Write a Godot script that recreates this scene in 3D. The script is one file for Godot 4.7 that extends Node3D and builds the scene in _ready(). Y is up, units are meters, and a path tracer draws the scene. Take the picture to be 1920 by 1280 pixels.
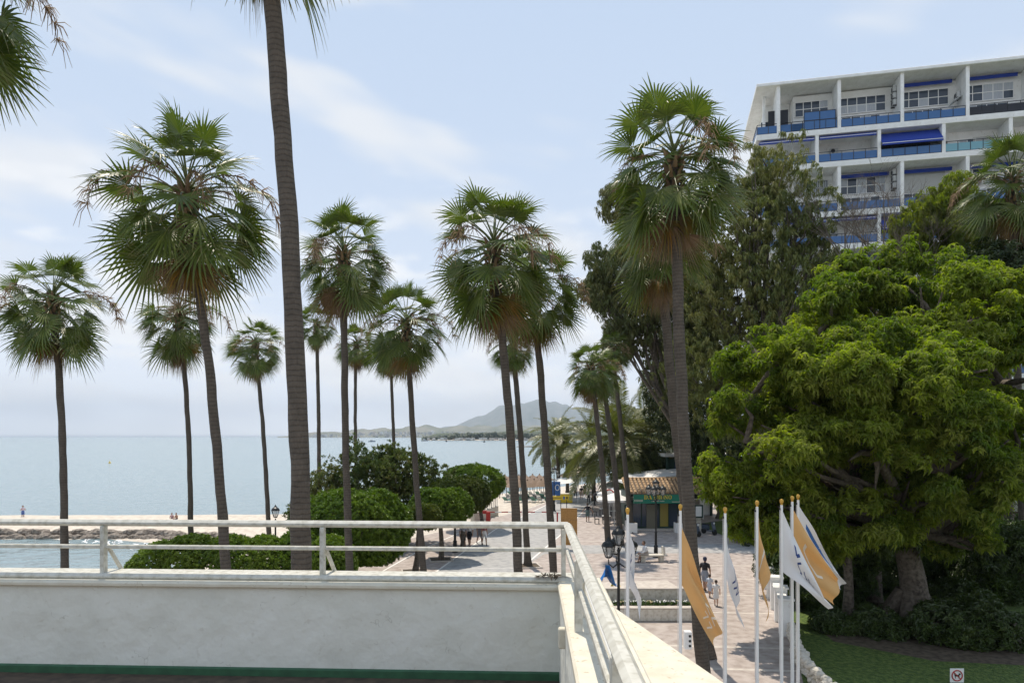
extends Node3D
# A palm-lined seaside promenade seen from a terrace.
const EYE := 8.0

var rng := RandomNumberGenerator.new()
var counts := {}
var MT := {}

class MB:
	var v := PackedVector3Array()
	var n := PackedVector3Array()
	var c := PackedColorArray()
	var t := PackedVector2Array()
	var ix := PackedInt32Array()
	func vert(p: Vector3, nn: Vector3, col := Color.WHITE, uv := Vector2.ZERO) -> int:
		v.push_back(p); n.push_back(nn); c.push_back(col); t.push_back(uv)
		return v.size() - 1
	func tri(a: Vector3, b: Vector3, d: Vector3, col := Color.WHITE) -> void:
		var nn := (b - a).cross(d - a).normalized()
		var i := vert(a, nn, col, Vector2(a.x + a.z, a.y))
		vert(b, nn, col, Vector2(b.x + b.z, b.y)); vert(d, nn, col, Vector2(d.x + d.z, d.y))
		ix.append_array([i, i + 2, i + 1])
	func quad(a: Vector3, b: Vector3, d: Vector3, e: Vector3, col := Color.WHITE) -> void:
		var nn := (d - a).cross(e - b).normalized()
		var i := vert(a, nn, col, Vector2(0, 0))
		vert(b, nn, col, Vector2(1, 0)); vert(d, nn, col, Vector2(1, 1)); vert(e, nn, col, Vector2(0, 1))
		ix.append_array([i, i + 2, i + 1, i, i + 3, i + 2])
	# a box with chamfered edges (bev) given by its middle and size
	func box(m: Vector3, s: Vector3, bev := 0.0, bas := Basis.IDENTITY, col := Color.WHITE) -> void:
		var h := s * 0.5
		var b: float = min(bev, min(h.x, min(h.y, h.z)) * 0.9)
		if b <= 0.0:
			for ax in 3:
				for sg in [-1.0, 1.0]:
					var f := Vector3.ZERO; f[ax] = sg
					var p := Vector3.ZERO; p[(ax + 1) % 3] = 1.0
					var q := f.cross(p)
					var fc: Vector3 = f * h; var pc: Vector3 = p * h; var qc: Vector3 = q * h
					quad(m + bas * (fc - pc - qc), m + bas * (fc + pc - qc), m + bas * (fc + pc + qc), m + bas * (fc - pc + qc), col)
			return
		var k := h - Vector3(b, b, b)
		for ax in 3:
			for sg in [-1.0, 1.0]:
				var f := Vector3.ZERO; f[ax] = sg
				var p := Vector3.ZERO; p[(ax + 1) % 3] = 1.0
				var q := f.cross(p)
				var fc: Vector3 = f * h; var pc: Vector3 = p * k; var qc: Vector3 = q * k
				quad(m + bas * (fc - pc - qc), m + bas * (fc + pc - qc), m + bas * (fc + pc + qc), m + bas * (fc - pc + qc), col)
		for ax in 3:
			var a1 := (ax + 1) % 3
			var a2 := (ax + 2) % 3
			for s1 in [-1.0, 1.0]:
				for s2 in [-1.0, 1.0]:
					var e1 := Vector3.ZERO; e1[a1] = s1 * h[a1]; e1[a2] = s2 * k[a2]
					var e2 := Vector3.ZERO; e2[a1] = s1 * k[a1]; e2[a2] = s2 * h[a2]
					var l := Vector3.ZERO; l[ax] = k[ax]
					if s1 * s2 > 0:
						quad(m + bas * (e1 - l), m + bas * (e2 - l), m + bas * (e2 + l), m + bas * (e1 + l), col)
					else:
						quad(m + bas * (e2 - l), m + bas * (e1 - l), m + bas * (e1 + l), m + bas * (e2 + l), col)
		for sx in [-1.0, 1.0]:
			for sy in [-1.0, 1.0]:
				for sz in [-1.0, 1.0]:
					var p1 := Vector3(sx * h.x, sy * k.y, sz * k.z)
					var p2 := Vector3(sx * k.x, sy * h.y, sz * k.z)
					var p3 := Vector3(sx * k.x, sy * k.y, sz * h.z)
					if sx * sy * sz > 0: tri(m + bas * p1, m + bas * p2, m + bas * p3, col)
					else: tri(m + bas * p1, m + bas * p3, m + bas * p2, col)
	# a round bar through points with a radius at each
	func tube(pts: Array, rad: Array, sides := 8, cap := true, col := Color.WHITE, vscale := 1.0) -> void:
		var prev := Vector3.ZERO
		var side := Vector3.ZERO
		var start := v.size()
		var run := 0.0
		for i in pts.size():
			var p: Vector3 = pts[i]
			var d: Vector3
			if i == 0: d = pts[1] - pts[0]
			elif i == pts.size() - 1: d = pts[i] - pts[i - 1]
			else: d = pts[i + 1] - pts[i - 1]
			d = d.normalized()
			if i == 0:
				side = d.cross(Vector3.UP if abs(d.y) < 0.9 else Vector3.RIGHT).normalized()
			else:
				side = (side - d * side.dot(d)).normalized()
				run += p.distance_to(prev)
			prev = p
			var oth := d.cross(side)
			var r: float = rad[i] if i < rad.size() else rad[rad.size() - 1]
			for k in sides + 1:
				var a := TAU * k / sides
				var nn := side * cos(a) + oth * sin(a)
				vert(p + nn * r, nn, col, Vector2(float(k) / sides, run * vscale))
		var w := sides + 1
		for i in pts.size() - 1:
			for k in sides:
				var a := start + i * w + k
				ix.append_array([a, a + w, a + 1, a + 1, a + w, a + w + 1])
		if cap:
			for e in 2:
				var i: int = 0 if e == 0 else pts.size() - 1
				var nn: Vector3 = ((pts[0] - pts[1]) if e == 0 else (pts[i] - pts[i - 1])).normalized()
				var m := vert(pts[i], nn, col)
				for k in sides:
					var a := v[start + i * w + k]
					var b := v[start + i * w + k + 1]
					var ia := vert(a, nn, col)
					var ib := vert(b, nn, col)
					if (a - pts[i]).cross(b - pts[i]).dot(nn) > 0: ix.append_array([m, ib, ia])
					else: ix.append_array([m, ia, ib])
	# profile of (radius, height) turned about the y axis at a place
	func lathe(prof: Array, at: Vector3, sides := 12, col := Color.WHITE) -> void:
		for i in prof.size() - 1:
			var p: Vector2 = prof[i]
			var q: Vector2 = prof[i + 1]
			var sl := (q - p).normalized()
			var start := v.size()
			for k in sides + 1:
				var a := TAU * k / sides
				var o := Vector3(cos(a), 0, sin(a))
				var nn := (o * sl.y + Vector3(0, -sl.x, 0)).normalized()
				vert(at + o * p.x + Vector3(0, p.y, 0), nn, col, Vector2(float(k) / sides, p.y))
				vert(at + o * q.x + Vector3(0, q.y, 0), nn, col, Vector2(float(k) / sides, q.y))
			for k in sides:
				var a := start + k * 2
				ix.append_array([a, a + 2, a + 1, a + 1, a + 2, a + 3])
	func ball(at: Vector3, r: Vector3, seg := 10, col := Color.WHITE) -> void:
		var start := v.size()
		var rows := int(seg * 0.7) + 1
		for i in rows + 1:
			var b := PI * i / rows - PI / 2
			for k in seg + 1:
				var a := TAU * k / seg
				var d := Vector3(cos(a) * cos(b), sin(b), sin(a) * cos(b))
				vert(at + d * r, (d / r).normalized(), col)
		for i in rows:
			for k in seg:
				var a := start + i * (seg + 1) + k
				ix.append_array([a, a + 1, a + seg + 1, a + 1, a + seg + 2, a + seg + 1])
	func mesh(mat: Material = null) -> ArrayMesh:
		var arr := []
		arr.resize(Mesh.ARRAY_MAX)
		arr[Mesh.ARRAY_VERTEX] = v; arr[Mesh.ARRAY_NORMAL] = n; arr[Mesh.ARRAY_COLOR] = c
		arr[Mesh.ARRAY_TEX_UV] = t; arr[Mesh.ARRAY_INDEX] = ix
		var m := ArrayMesh.new()
		m.add_surface_from_arrays(Mesh.PRIMITIVE_TRIANGLES, arr)
		if mat: m.surface_set_material(0, mat)
		return m

func numbered(called: String) -> String:
	var k: int = counts.get(called, 0)
	counts[called] = k + 1
	return called if k == 0 else "%s_%03d" % [called, k]

func thing(called: String, label: String, category: String, at := Vector3.ZERO, turn := 0.0, group := "") -> Node3D:
	var o := Node3D.new()
	o.name = numbered(called)
	add_child(o)
	o.position = at
	o.rotation.y = turn
	tag(o, label, category, group)
	return o

func tag(o: Node, label: String, category: String, group := "") -> void:
	o.set_meta("label", label)
	o.set_meta("category", category)
	if group != "": o.set_meta("group", group)

func put(called: String, mesh: Mesh, mat: Material, parent: Node = null, xf := Transform3D.IDENTITY) -> MeshInstance3D:
	var o := MeshInstance3D.new()
	o.mesh = mesh
	if mat: o.material_override = mat
	o.transform = xf
	if parent == null or parent == self:
		o.name = numbered(called)
		add_child(o)
	else:
		o.name = called
		parent.add_child(o, true)
	return o

func part(called: String, mb: MB, mat: Material, parent: Node = null) -> MeshInstance3D:
	return put(called, mb.mesh(), mat, parent)

func structure(called: String, mb: MB, mat: Material) -> MeshInstance3D:
	var o := part(called, mb, mat)
	o.set_meta("kind", "structure")
	return o

func boxpart(called: String, m: Vector3, s: Vector3, mat: Material, parent: Node, bev := 0.0) -> MeshInstance3D:
	var b := MB.new()
	b.box(m, s, bev)
	return part(called, b, mat, parent)

func lin(r: float, g: float, b: float) -> Color:
	return Color(r, g, b).linear_to_srgb()

func mat(r: float, g: float, b: float, rough := 0.8, metal := 0.0) -> StandardMaterial3D:
	var m := StandardMaterial3D.new()
	m.albedo_color = lin(r, g, b)
	m.roughness = rough
	m.metallic = metal
	return m

func noise_img(freq: float, size: int, seed_: int, oct := 5, kind := FastNoiseLite.TYPE_SIMPLEX_SMOOTH) -> Image:
	var f := FastNoiseLite.new()
	f.seed = seed_; f.frequency = freq; f.fractal_octaves = oct; f.noise_type = kind
	return f.get_seamless_image(size, size)

# colour texture that runs between two or three linear colours along a noise
# marks: thin cracks and spots of dirt with an outline of their own (colour, share)
func noise_tex(cols: Array, freq: float, size := 256, seed_ := 1, oct := 5, sx := 1, crack := Color(0, 0, 0, 0), spot := Color(0, 0, 0, 0)) -> ImageTexture:
	var src := noise_img(freq, size, seed_, oct)
	var out := Image.create(size, size, true, Image.FORMAT_RGB8)
	var ck := noise_img(0.008, size, seed_ + 500, 4) if crack.a > 0 else null
	var cm := noise_img(0.006, size, seed_ + 600, 2) if crack.a > 0 else null
	var sp := noise_img(0.035, size, seed_ + 700, 5) if spot.a > 0 else null
	for y in size:
		for x in size:
			var k: float = src.get_pixel(x, (y * sx) % size).r
			k = clamp((k - 0.5) * 1.6 + 0.5, 0.0, 0.999) * (cols.size() - 1)
			var i := int(k)
			var px: Color = (cols[i] as Color).lerp(cols[i + 1], k - i)
			if ck and abs(ck.get_pixel(x, y).r - 0.5) < 0.0035 and cm.get_pixel(x, y).r > 0.66: px = px.lerp(crack, crack.a)
			if sp:
				var q: float = sp.get_pixel(x, y).r
				if q > 0.78: px = px.lerp(spot, spot.a * smoothstep(0.78, 0.86, q))
			out.set_pixel(x, y, px.linear_to_srgb())
	out.generate_mipmaps()
	return ImageTexture.create_from_image(out)

func bump_tex(freq: float, size: int, seed_: int, strength: float, oct := 5) -> ImageTexture:
	var src := noise_img(freq, size, seed_, oct)
	src.convert(Image.FORMAT_RGBA8)
	src.bump_map_to_normal_map(strength)
	return ImageTexture.create_from_image(src)

func tmat(tex: Texture2D, scale: float, rough := 0.85, nrm: Texture2D = null, depth := 1.0) -> StandardMaterial3D:
	var m := StandardMaterial3D.new()
	m.albedo_texture = tex
	m.roughness = rough
	m.uv1_triplanar = true
	m.uv1_world_triplanar = true
	m.uv1_scale = Vector3.ONE * scale
	if nrm:
		m.normal_enabled = true
		m.normal_texture = nrm
		m.normal_scale = depth
	return m

func leafmat(rough := 0.5, back := 0.25) -> StandardMaterial3D:
	var m := StandardMaterial3D.new()
	m.vertex_color_use_as_albedo = true
	m.roughness = rough
	m.cull_mode = BaseMaterial3D.CULL_DISABLED
	if back > 0:
		m.backlight_enabled = true
		m.backlight = Color(back, back * 1.1, back * 0.45)
	return m

# place of a thing that stands d metres ahead at x metres aside, from bearings (f = 1280)
func gx(px: float, d: float) -> float:
	return (px - 960.0) / 1280.0 * d

func gy(py: float, d: float) -> float:
	return EYE + (817.0 - py) / 1280.0 * d

func sheet(pts: Array, y: float) -> MB:
	var b := MB.new()
	var poly := PackedVector2Array()
	for p in pts: poly.push_back(Vector2(p[0], -p[1]))
	var idx := Geometry2D.triangulate_polygon(poly)
	for p in poly: b.vert(Vector3(p.x, y, p.y), Vector3.UP, Color.WHITE, p)
	for i in range(0, idx.size(), 3):
		var a := poly[idx[i]]; var q := poly[idx[i + 1]]; var r := poly[idx[i + 2]]
		if (q - a).cross(r - a) > 0: b.ix.append_array([idx[i], idx[i + 1], idx[i + 2]])
		else: b.ix.append_array([idx[i], idx[i + 2], idx[i + 1]])
	return b

# a low wall or kerb along a line of (x, ahead) points
func wall_line(b: MB, pts: Array, y0: float, y1: float, w: float) -> void:
	for i in pts.size() - 1:
		var p := Vector3(pts[i][0], 0, -pts[i][1]); var q := Vector3(pts[i + 1][0], 0, -pts[i + 1][1])
		var d := q - p
		b.box((p + q) * 0.5 + Vector3(0, (y0 + y1) * 0.5, 0), Vector3(d.length() + w * 0.4, y1 - y0, w), 0.015, Basis(Vector3.UP, -atan2(d.z, d.x)))

func _ready() -> void:
	rng.seed = 20240611
	# ---- camera
	var cam := Camera3D.new()
	cam.name = "camera"
	add_child(cam)
	cam.position = Vector3(0, EYE, 0)
	cam.keep_aspect = Camera3D.KEEP_HEIGHT
	cam.set_frustum(0.1, Vector2(0, 0.1 * 177.0 / 1280.0), 0.1, 60000.0)
	cam.current = true
	# ---- sky, exposure, sun
	var env := Environment.new()
	env.background_mode = Environment.BG_SKY
	var sky := Sky.new()
	var pano := PanoramaSkyMaterial.new()
	pano.panorama = sky_picture()
	sky.sky_material = pano
	env.sky = sky
	env.background_energy_multiplier = 1.0
	env.tonemap_mode = Environment.TONE_MAPPER_LINEAR
	env.tonemap_exposure = 1.0
	env.sdfgi_enabled = true
	env.ssao_enabled = true
	env.ssil_enabled = true
	env.fog_enabled = true
	env.fog_mode = Environment.FOG_MODE_EXPONENTIAL
	env.fog_density = 0.000062
	env.fog_light_color = Color(0.85, 0.92, 1.0)
	var we := WorldEnvironment.new()
	we.name = "world_environment"
	we.environment = env
	add_child(we)
	var sun := DirectionalLight3D.new()
	sun.name = "sun"
	add_child(sun)
	var el := deg_to_rad(69.0)
	var towards := Vector3(-0.40 * cos(el), sin(el), -0.917 * cos(el))
	sun.look_at_from_position(Vector3.ZERO, -towards, Vector3.UP)
	sun.light_energy = 1.5
	sun.light_color = Color(1.0, 0.955, 0.89)
	sun.light_angular_distance = 0.5
	sun.shadow_enabled = true
	make_materials()
	print("materials ", Time.get_ticks_msec())
	build_ground()
	build_coast()
	build_terrace()
	print("setting ", Time.get_ticks_msec())
	build_apartments()
	build_kiosk()
	print("buildings ", Time.get_ticks_msec())
	build_palms()
	print("palms ", Time.get_ticks_msec())
	build_trees()
	print("trees ", Time.get_ticks_msec())
	build_plaza()
	build_flags()
	build_people()
	print("done ", Time.get_ticks_msec())

func sky_picture() -> ImageTexture:
	var w := 2048
	var h := 1024
	var img := Image.create(w, h, false, Image.FORMAT_RGBF)
	var f := FastNoiseLite.new()
	f.seed = 11; f.frequency = 1.0; f.fractal_octaves = 6; f.noise_type = FastNoiseLite.TYPE_SIMPLEX_SMOOTH
	var g := FastNoiseLite.new()
	g.seed = 5; g.frequency = 1.0; g.fractal_octaves = 4; g.noise_type = FastNoiseLite.TYPE_SIMPLEX_SMOOTH
	var top := Color(0.40, 0.56, 0.84)
	var mid := Color(0.57, 0.70, 0.90)
	var low := Color(1.26, 1.275, 1.29)
	img.fill(Color(0.5, 0.55, 0.58))
	for y in h / 2 + 2:
		var e := 90.0 - 180.0 * (y + 0.5) / h
		var el := deg_to_rad(e)
		var base := mid.lerp(top, smoothstep(25.0, 85.0, e)).lerp(low, exp(-max(e, 0.0) / 9.5))
		for x in w:
			var az := TAU * ((x + 0.5) / w - 0.5)
			var d := Vector3(sin(az) * cos(el), sin(el), -cos(az) * cos(el))
			# low heaps of cloud along the horizon, thin streaks above
			var heap := f.get_noise_3d(d.x * 5.0, d.y * 15.0 + 3.0, d.z * 5.0)
			var heap_on := smoothstep(-0.08, 0.34, heap + 0.16 - 0.022 * max(e - 6.0, 0.0)) * smoothstep(0.3, 2.6, e) * smoothstep(24.0, 11.0, e)
			var streak := g.get_noise_3d(d.x * 1.9 + 4.0, d.y * 6.5 - d.x * 1.2, d.z * 1.9)
			var thin := smoothstep(0.0, 0.5, streak + 0.04) * smoothstep(75.0, 26.0, e)
			var shade := 0.93 + 0.10 * f.get_noise_3d(d.x * 9.0 + 7.0, d.y * 24.0, d.z * 9.0)
			var c := base.lerp(Color(0.93, 0.945, 0.96), thin * 0.75)
			c = c.lerp(Color(1.14 * shade, 1.15 * shade, 1.16 * shade), heap_on * 0.8)
			img.set_pixel(x, y, c)
	return ImageTexture.create_from_image(img)

func make_materials() -> void:
	MT.plaster = tmat(noise_tex([Color(0.63, 0.63, 0.56), Color(0.68, 0.68, 0.61), Color(0.70, 0.70, 0.635)], 0.006, 1024, 3, 6, 1, Color(0.34, 0.32, 0.27, 0.45), Color(0.50, 0.47, 0.39, 0.35)), 0.3, 0.9, bump_tex(0.03, 512, 4, 3.0), 0.55)
	MT.cream = tmat(noise_tex([Color(0.57, 0.52, 0.41), Color(0.62, 0.575, 0.46), Color(0.64, 0.60, 0.49)], 0.012, 512, 8, 5, 1, Color(0.20, 0.15, 0.10, 0.7), Color(0.34, 0.25, 0.15, 0.6)), 0.9, 0.8, bump_tex(0.05, 256, 9, 2.0), 0.4)
	MT.rail = tmat(noise_tex([Color(0.42, 0.40, 0.33), Color(0.56, 0.545, 0.475), Color(0.60, 0.585, 0.52)], 0.02, 512, 12, 5, 1, Color(0, 0, 0, 0), Color(0.33, 0.26, 0.18, 0.35)), 1.5, 0.38)
	MT.green_paint = tmat(noise_tex([Color(0.02, 0.075, 0.035), Color(0.03, 0.11, 0.05)], 0.03, 256, 13), 1.2, 0.6)
	MT.floor_tile = tmat(noise_tex([Color(0.05, 0.035, 0.025), Color(0.10, 0.07, 0.045)], 0.03, 256, 14), 1.2, 0.8)
	MT.paving = tmat(noise_tex([Color(0.31, 0.26, 0.23), Color(0.395, 0.34, 0.305), Color(0.445, 0.39, 0.355)], 0.02, 512, 15, 6), 0.16, 0.85)
	MT.paving_pale = tmat(noise_tex([Color(0.46, 0.41, 0.36), Color(0.58, 0.53, 0.47)], 0.03, 256, 16), 0.3, 0.85)
	MT.asphalt = tmat(noise_tex([Color(0.29, 0.29, 0.285), Color(0.37, 0.365, 0.355), Color(0.40, 0.395, 0.38)], 0.02, 512, 17, 6), 0.14, 0.9)
	MT.line = mat(0.72, 0.70, 0.66, 0.8)
	MT.sand = tmat(noise_tex([Color(0.46, 0.40, 0.33), Color(0.54, 0.48, 0.40), Color(0.58, 0.53, 0.45)], 0.02, 512, 18, 6), 0.09, 0.95, bump_tex(0.03, 256, 19, 4.0), 0.6)
	MT.grass = tmat(noise_tex([Color(0.045, 0.085, 0.014), Color(0.085, 0.14, 0.022), Color(0.14, 0.19, 0.04)], 0.03, 512, 20, 6), 0.25, 0.9, bump_tex(0.15, 256, 21, 6.0), 0.8)
	MT.soil = tmat(noise_tex([Color(0.06, 0.045, 0.03), Color(0.13, 0.10, 0.07)], 0.03, 256, 22), 0.4, 0.95)
	MT.rock = tmat(noise_tex([Color(0.10, 0.08, 0.065), Color(0.21, 0.175, 0.14), Color(0.33, 0.29, 0.245)], 0.02, 256, 23), 0.5, 0.9, bump_tex(0.05, 256, 24, 5.0), 0.8)
	MT.stone = tmat(noise_tex([Color(0.45, 0.41, 0.34), Color(0.58, 0.54, 0.46), Color(0.62, 0.59, 0.52)], 0.02, 256, 25), 0.8, 0.8)
	MT.white = tmat(noise_tex([Color(0.74, 0.735, 0.71), Color(0.84, 0.84, 0.825)], 0.015, 512, 26, 5, 1, Color(0, 0, 0, 0), Color(0.50, 0.48, 0.43, 0.5)), 0.12, 0.75)
	MT.white_paint = mat(0.78, 0.78, 0.76, 0.45)
	MT.iron = mat(0.016, 0.018, 0.018, 0.45, 0.3)
	MT.dark_metal = mat(0.02, 0.022, 0.028, 0.4, 0.4)
	MT.gold = mat(0.55, 0.33, 0.07, 0.35, 0.6)
	MT.glass_blue = mat(0.04, 0.12, 0.29, 0.06)
	MT.glass_teal = mat(0.16, 0.34, 0.40, 0.12)
	MT.window = mat(0.045, 0.06, 0.085, 0.08)
	MT.curtain = mat(0.42, 0.45, 0.49, 0.9)
	MT.shutter = mat(0.50, 0.51, 0.50, 0.7)
	MT.awning = mat(0.012, 0.04, 0.27, 0.8)
	MT.dark_screen = mat(0.012, 0.014, 0.022, 0.6)
	MT.bark = tmat(noise_tex([Color(0.055, 0.045, 0.035), Color(0.13, 0.108, 0.085), Color(0.17, 0.145, 0.115)], 0.03, 256, 30), 0.6, 0.9, bump_tex(0.05, 256, 31, 6.0), 1.0)
	MT.twig = mat(0.15, 0.125, 0.10, 0.9)
	MT.leaf = leafmat(0.42, 0.7)
	MT.leaf_young = leafmat(0.6, 1.0)
	MT.leaf_dull = leafmat(0.55, 0.6)
	MT.dead_leaf = leafmat(0.85, 0.4)
	MT.trunk = palm_bark()
	MT.skin = leafmat(0.7, 0.0)
	MT.wood = tmat(noise_tex([Color(0.36, 0.18, 0.045), Color(0.48, 0.26, 0.08)], 0.03, 256, 33), 1.0, 0.6)
	MT.red = mat(0.42, 0.03, 0.025, 0.5)
	MT.yellow = mat(0.75, 0.52, 0.03, 0.5)
	MT.sign_blue = mat(0.03, 0.13, 0.38, 0.5)
	MT.sign_green = mat(0.012, 0.19, 0.12, 0.5)
	MT.thatch = tmat(noise_tex([Color(0.16, 0.11, 0.075), Color(0.30, 0.22, 0.16)], 0.06, 256, 34), 0.8, 0.95)
	MT.canvas = mat(0.74, 0.73, 0.70, 0.9)
	MT.canvas_beige = mat(0.58, 0.48, 0.37, 0.9)
	MT.tile = tmat(noise_tex([Color(0.22, 0.12, 0.06), Color(0.42, 0.27, 0.14), Color(0.55, 0.40, 0.24)], 0.05, 256, 35), 0.9, 0.85)
	MT.dark_green = mat(0.012, 0.04, 0.028, 0.5)
	MT.flag_orange = mat(0.62, 0.38, 0.155, 0.85)
	MT.flag_orange.backlight_enabled = true
	MT.flag_orange.backlight = Color(0.5, 0.33, 0.14)
	MT.flag_white = mat(0.68, 0.68, 0.68, 0.85)
	MT.flag_white.backlight_enabled = true
	MT.flag_white.backlight = Color(0.4, 0.4, 0.4)
	MT.flag_orange.cull_mode = BaseMaterial3D.CULL_DISABLED
	MT.flag_white.cull_mode = BaseMaterial3D.CULL_DISABLED
	MT.navy = mat(0.03, 0.06, 0.2, 0.8)
	MT.pale_print = mat(0.72, 0.64, 0.52, 0.8)
	MT.tarp_blue = mat(0.02, 0.17, 0.5, 0.45)
	MT.pot = mat(0.6, 0.59, 0.55, 0.8)

# brown palm bark with close uneven rings, running up the trunk's own length
func palm_bark() -> StandardMaterial3D:
	var w := 128
	var h := 1024
	var f := FastNoiseLite.new()
	f.seed = 40; f.frequency = 0.02; f.fractal_octaves = 4
	var col := Image.create(w, h, true, Image.FORMAT_RGB8)
	var hgt := Image.create(w, h, false, Image.FORMAT_RGBA8)
	for y in h:
		for x in w:
			var a := TAU * x / w
			var wob := f.get_noise_3d(cos(a) * 40.0, y * 0.9, sin(a) * 40.0)
			var ring := fposmod((y + wob * 7.0) / 1024.0 * 34.0, 1.0)
			var edge := smoothstep(0.0, 0.25, ring) * smoothstep(1.0, 0.82, ring)
			var grain := f.get_noise_3d(cos(a) * 170.0, y * 1.2, sin(a) * 170.0)
			var patch := f.get_noise_3d(cos(a) * 12.0 + 90.0, y * 0.25, sin(a) * 12.0)
			var k: float = clamp(0.34 + 0.34 * edge + 0.26 * grain + 0.45 * patch, 0.0, 1.0)
			col.set_pixel(x, y, Color(0.036, 0.030, 0.024).lerp(Color(0.115, 0.096, 0.075), k).linear_to_srgb())
			var q: float = clamp(0.3 + 0.55 * edge + 0.2 * grain, 0.0, 1.0)
			hgt.set_pixel(x, y, Color(q, q, q))
	col.generate_mipmaps()
	hgt.bump_map_to_normal_map(5.0)
	var m := StandardMaterial3D.new()
	m.albedo_texture = ImageTexture.create_from_image(col)
	m.normal_enabled = true
	m.normal_texture = ImageTexture.create_from_image(hgt)
	m.normal_scale = 1.0
	m.roughness = 0.92
	return m

var SHORE := PackedVector2Array([Vector2(-23, 20), Vector2(-25, 50), Vector2(-28, 62), Vector2(-33, 71), Vector2(-45, 76), Vector2(-300, 77), Vector2(-300, 98), Vector2(-60, 99), Vector2(-32, 100), Vector2(-12, 120), Vector2(5, 147), Vector2(25, 172), Vector2(60, 220), Vector2(130, 330), Vector2(150, 600), Vector2(190, 820), Vector2(600, 900), Vector2(600, 20)])

func shore_dist(p: Vector2) -> float:
	var best := 1e9
	for i in SHORE.size() - 2:
		var q := Geometry2D.get_closest_point_to_segment(p, SHORE[i], SHORE[i + 1])
		best = min(best, q.distance_to(p))
	return best if Geometry2D.is_point_in_polygon(p, SHORE) else -best

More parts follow.
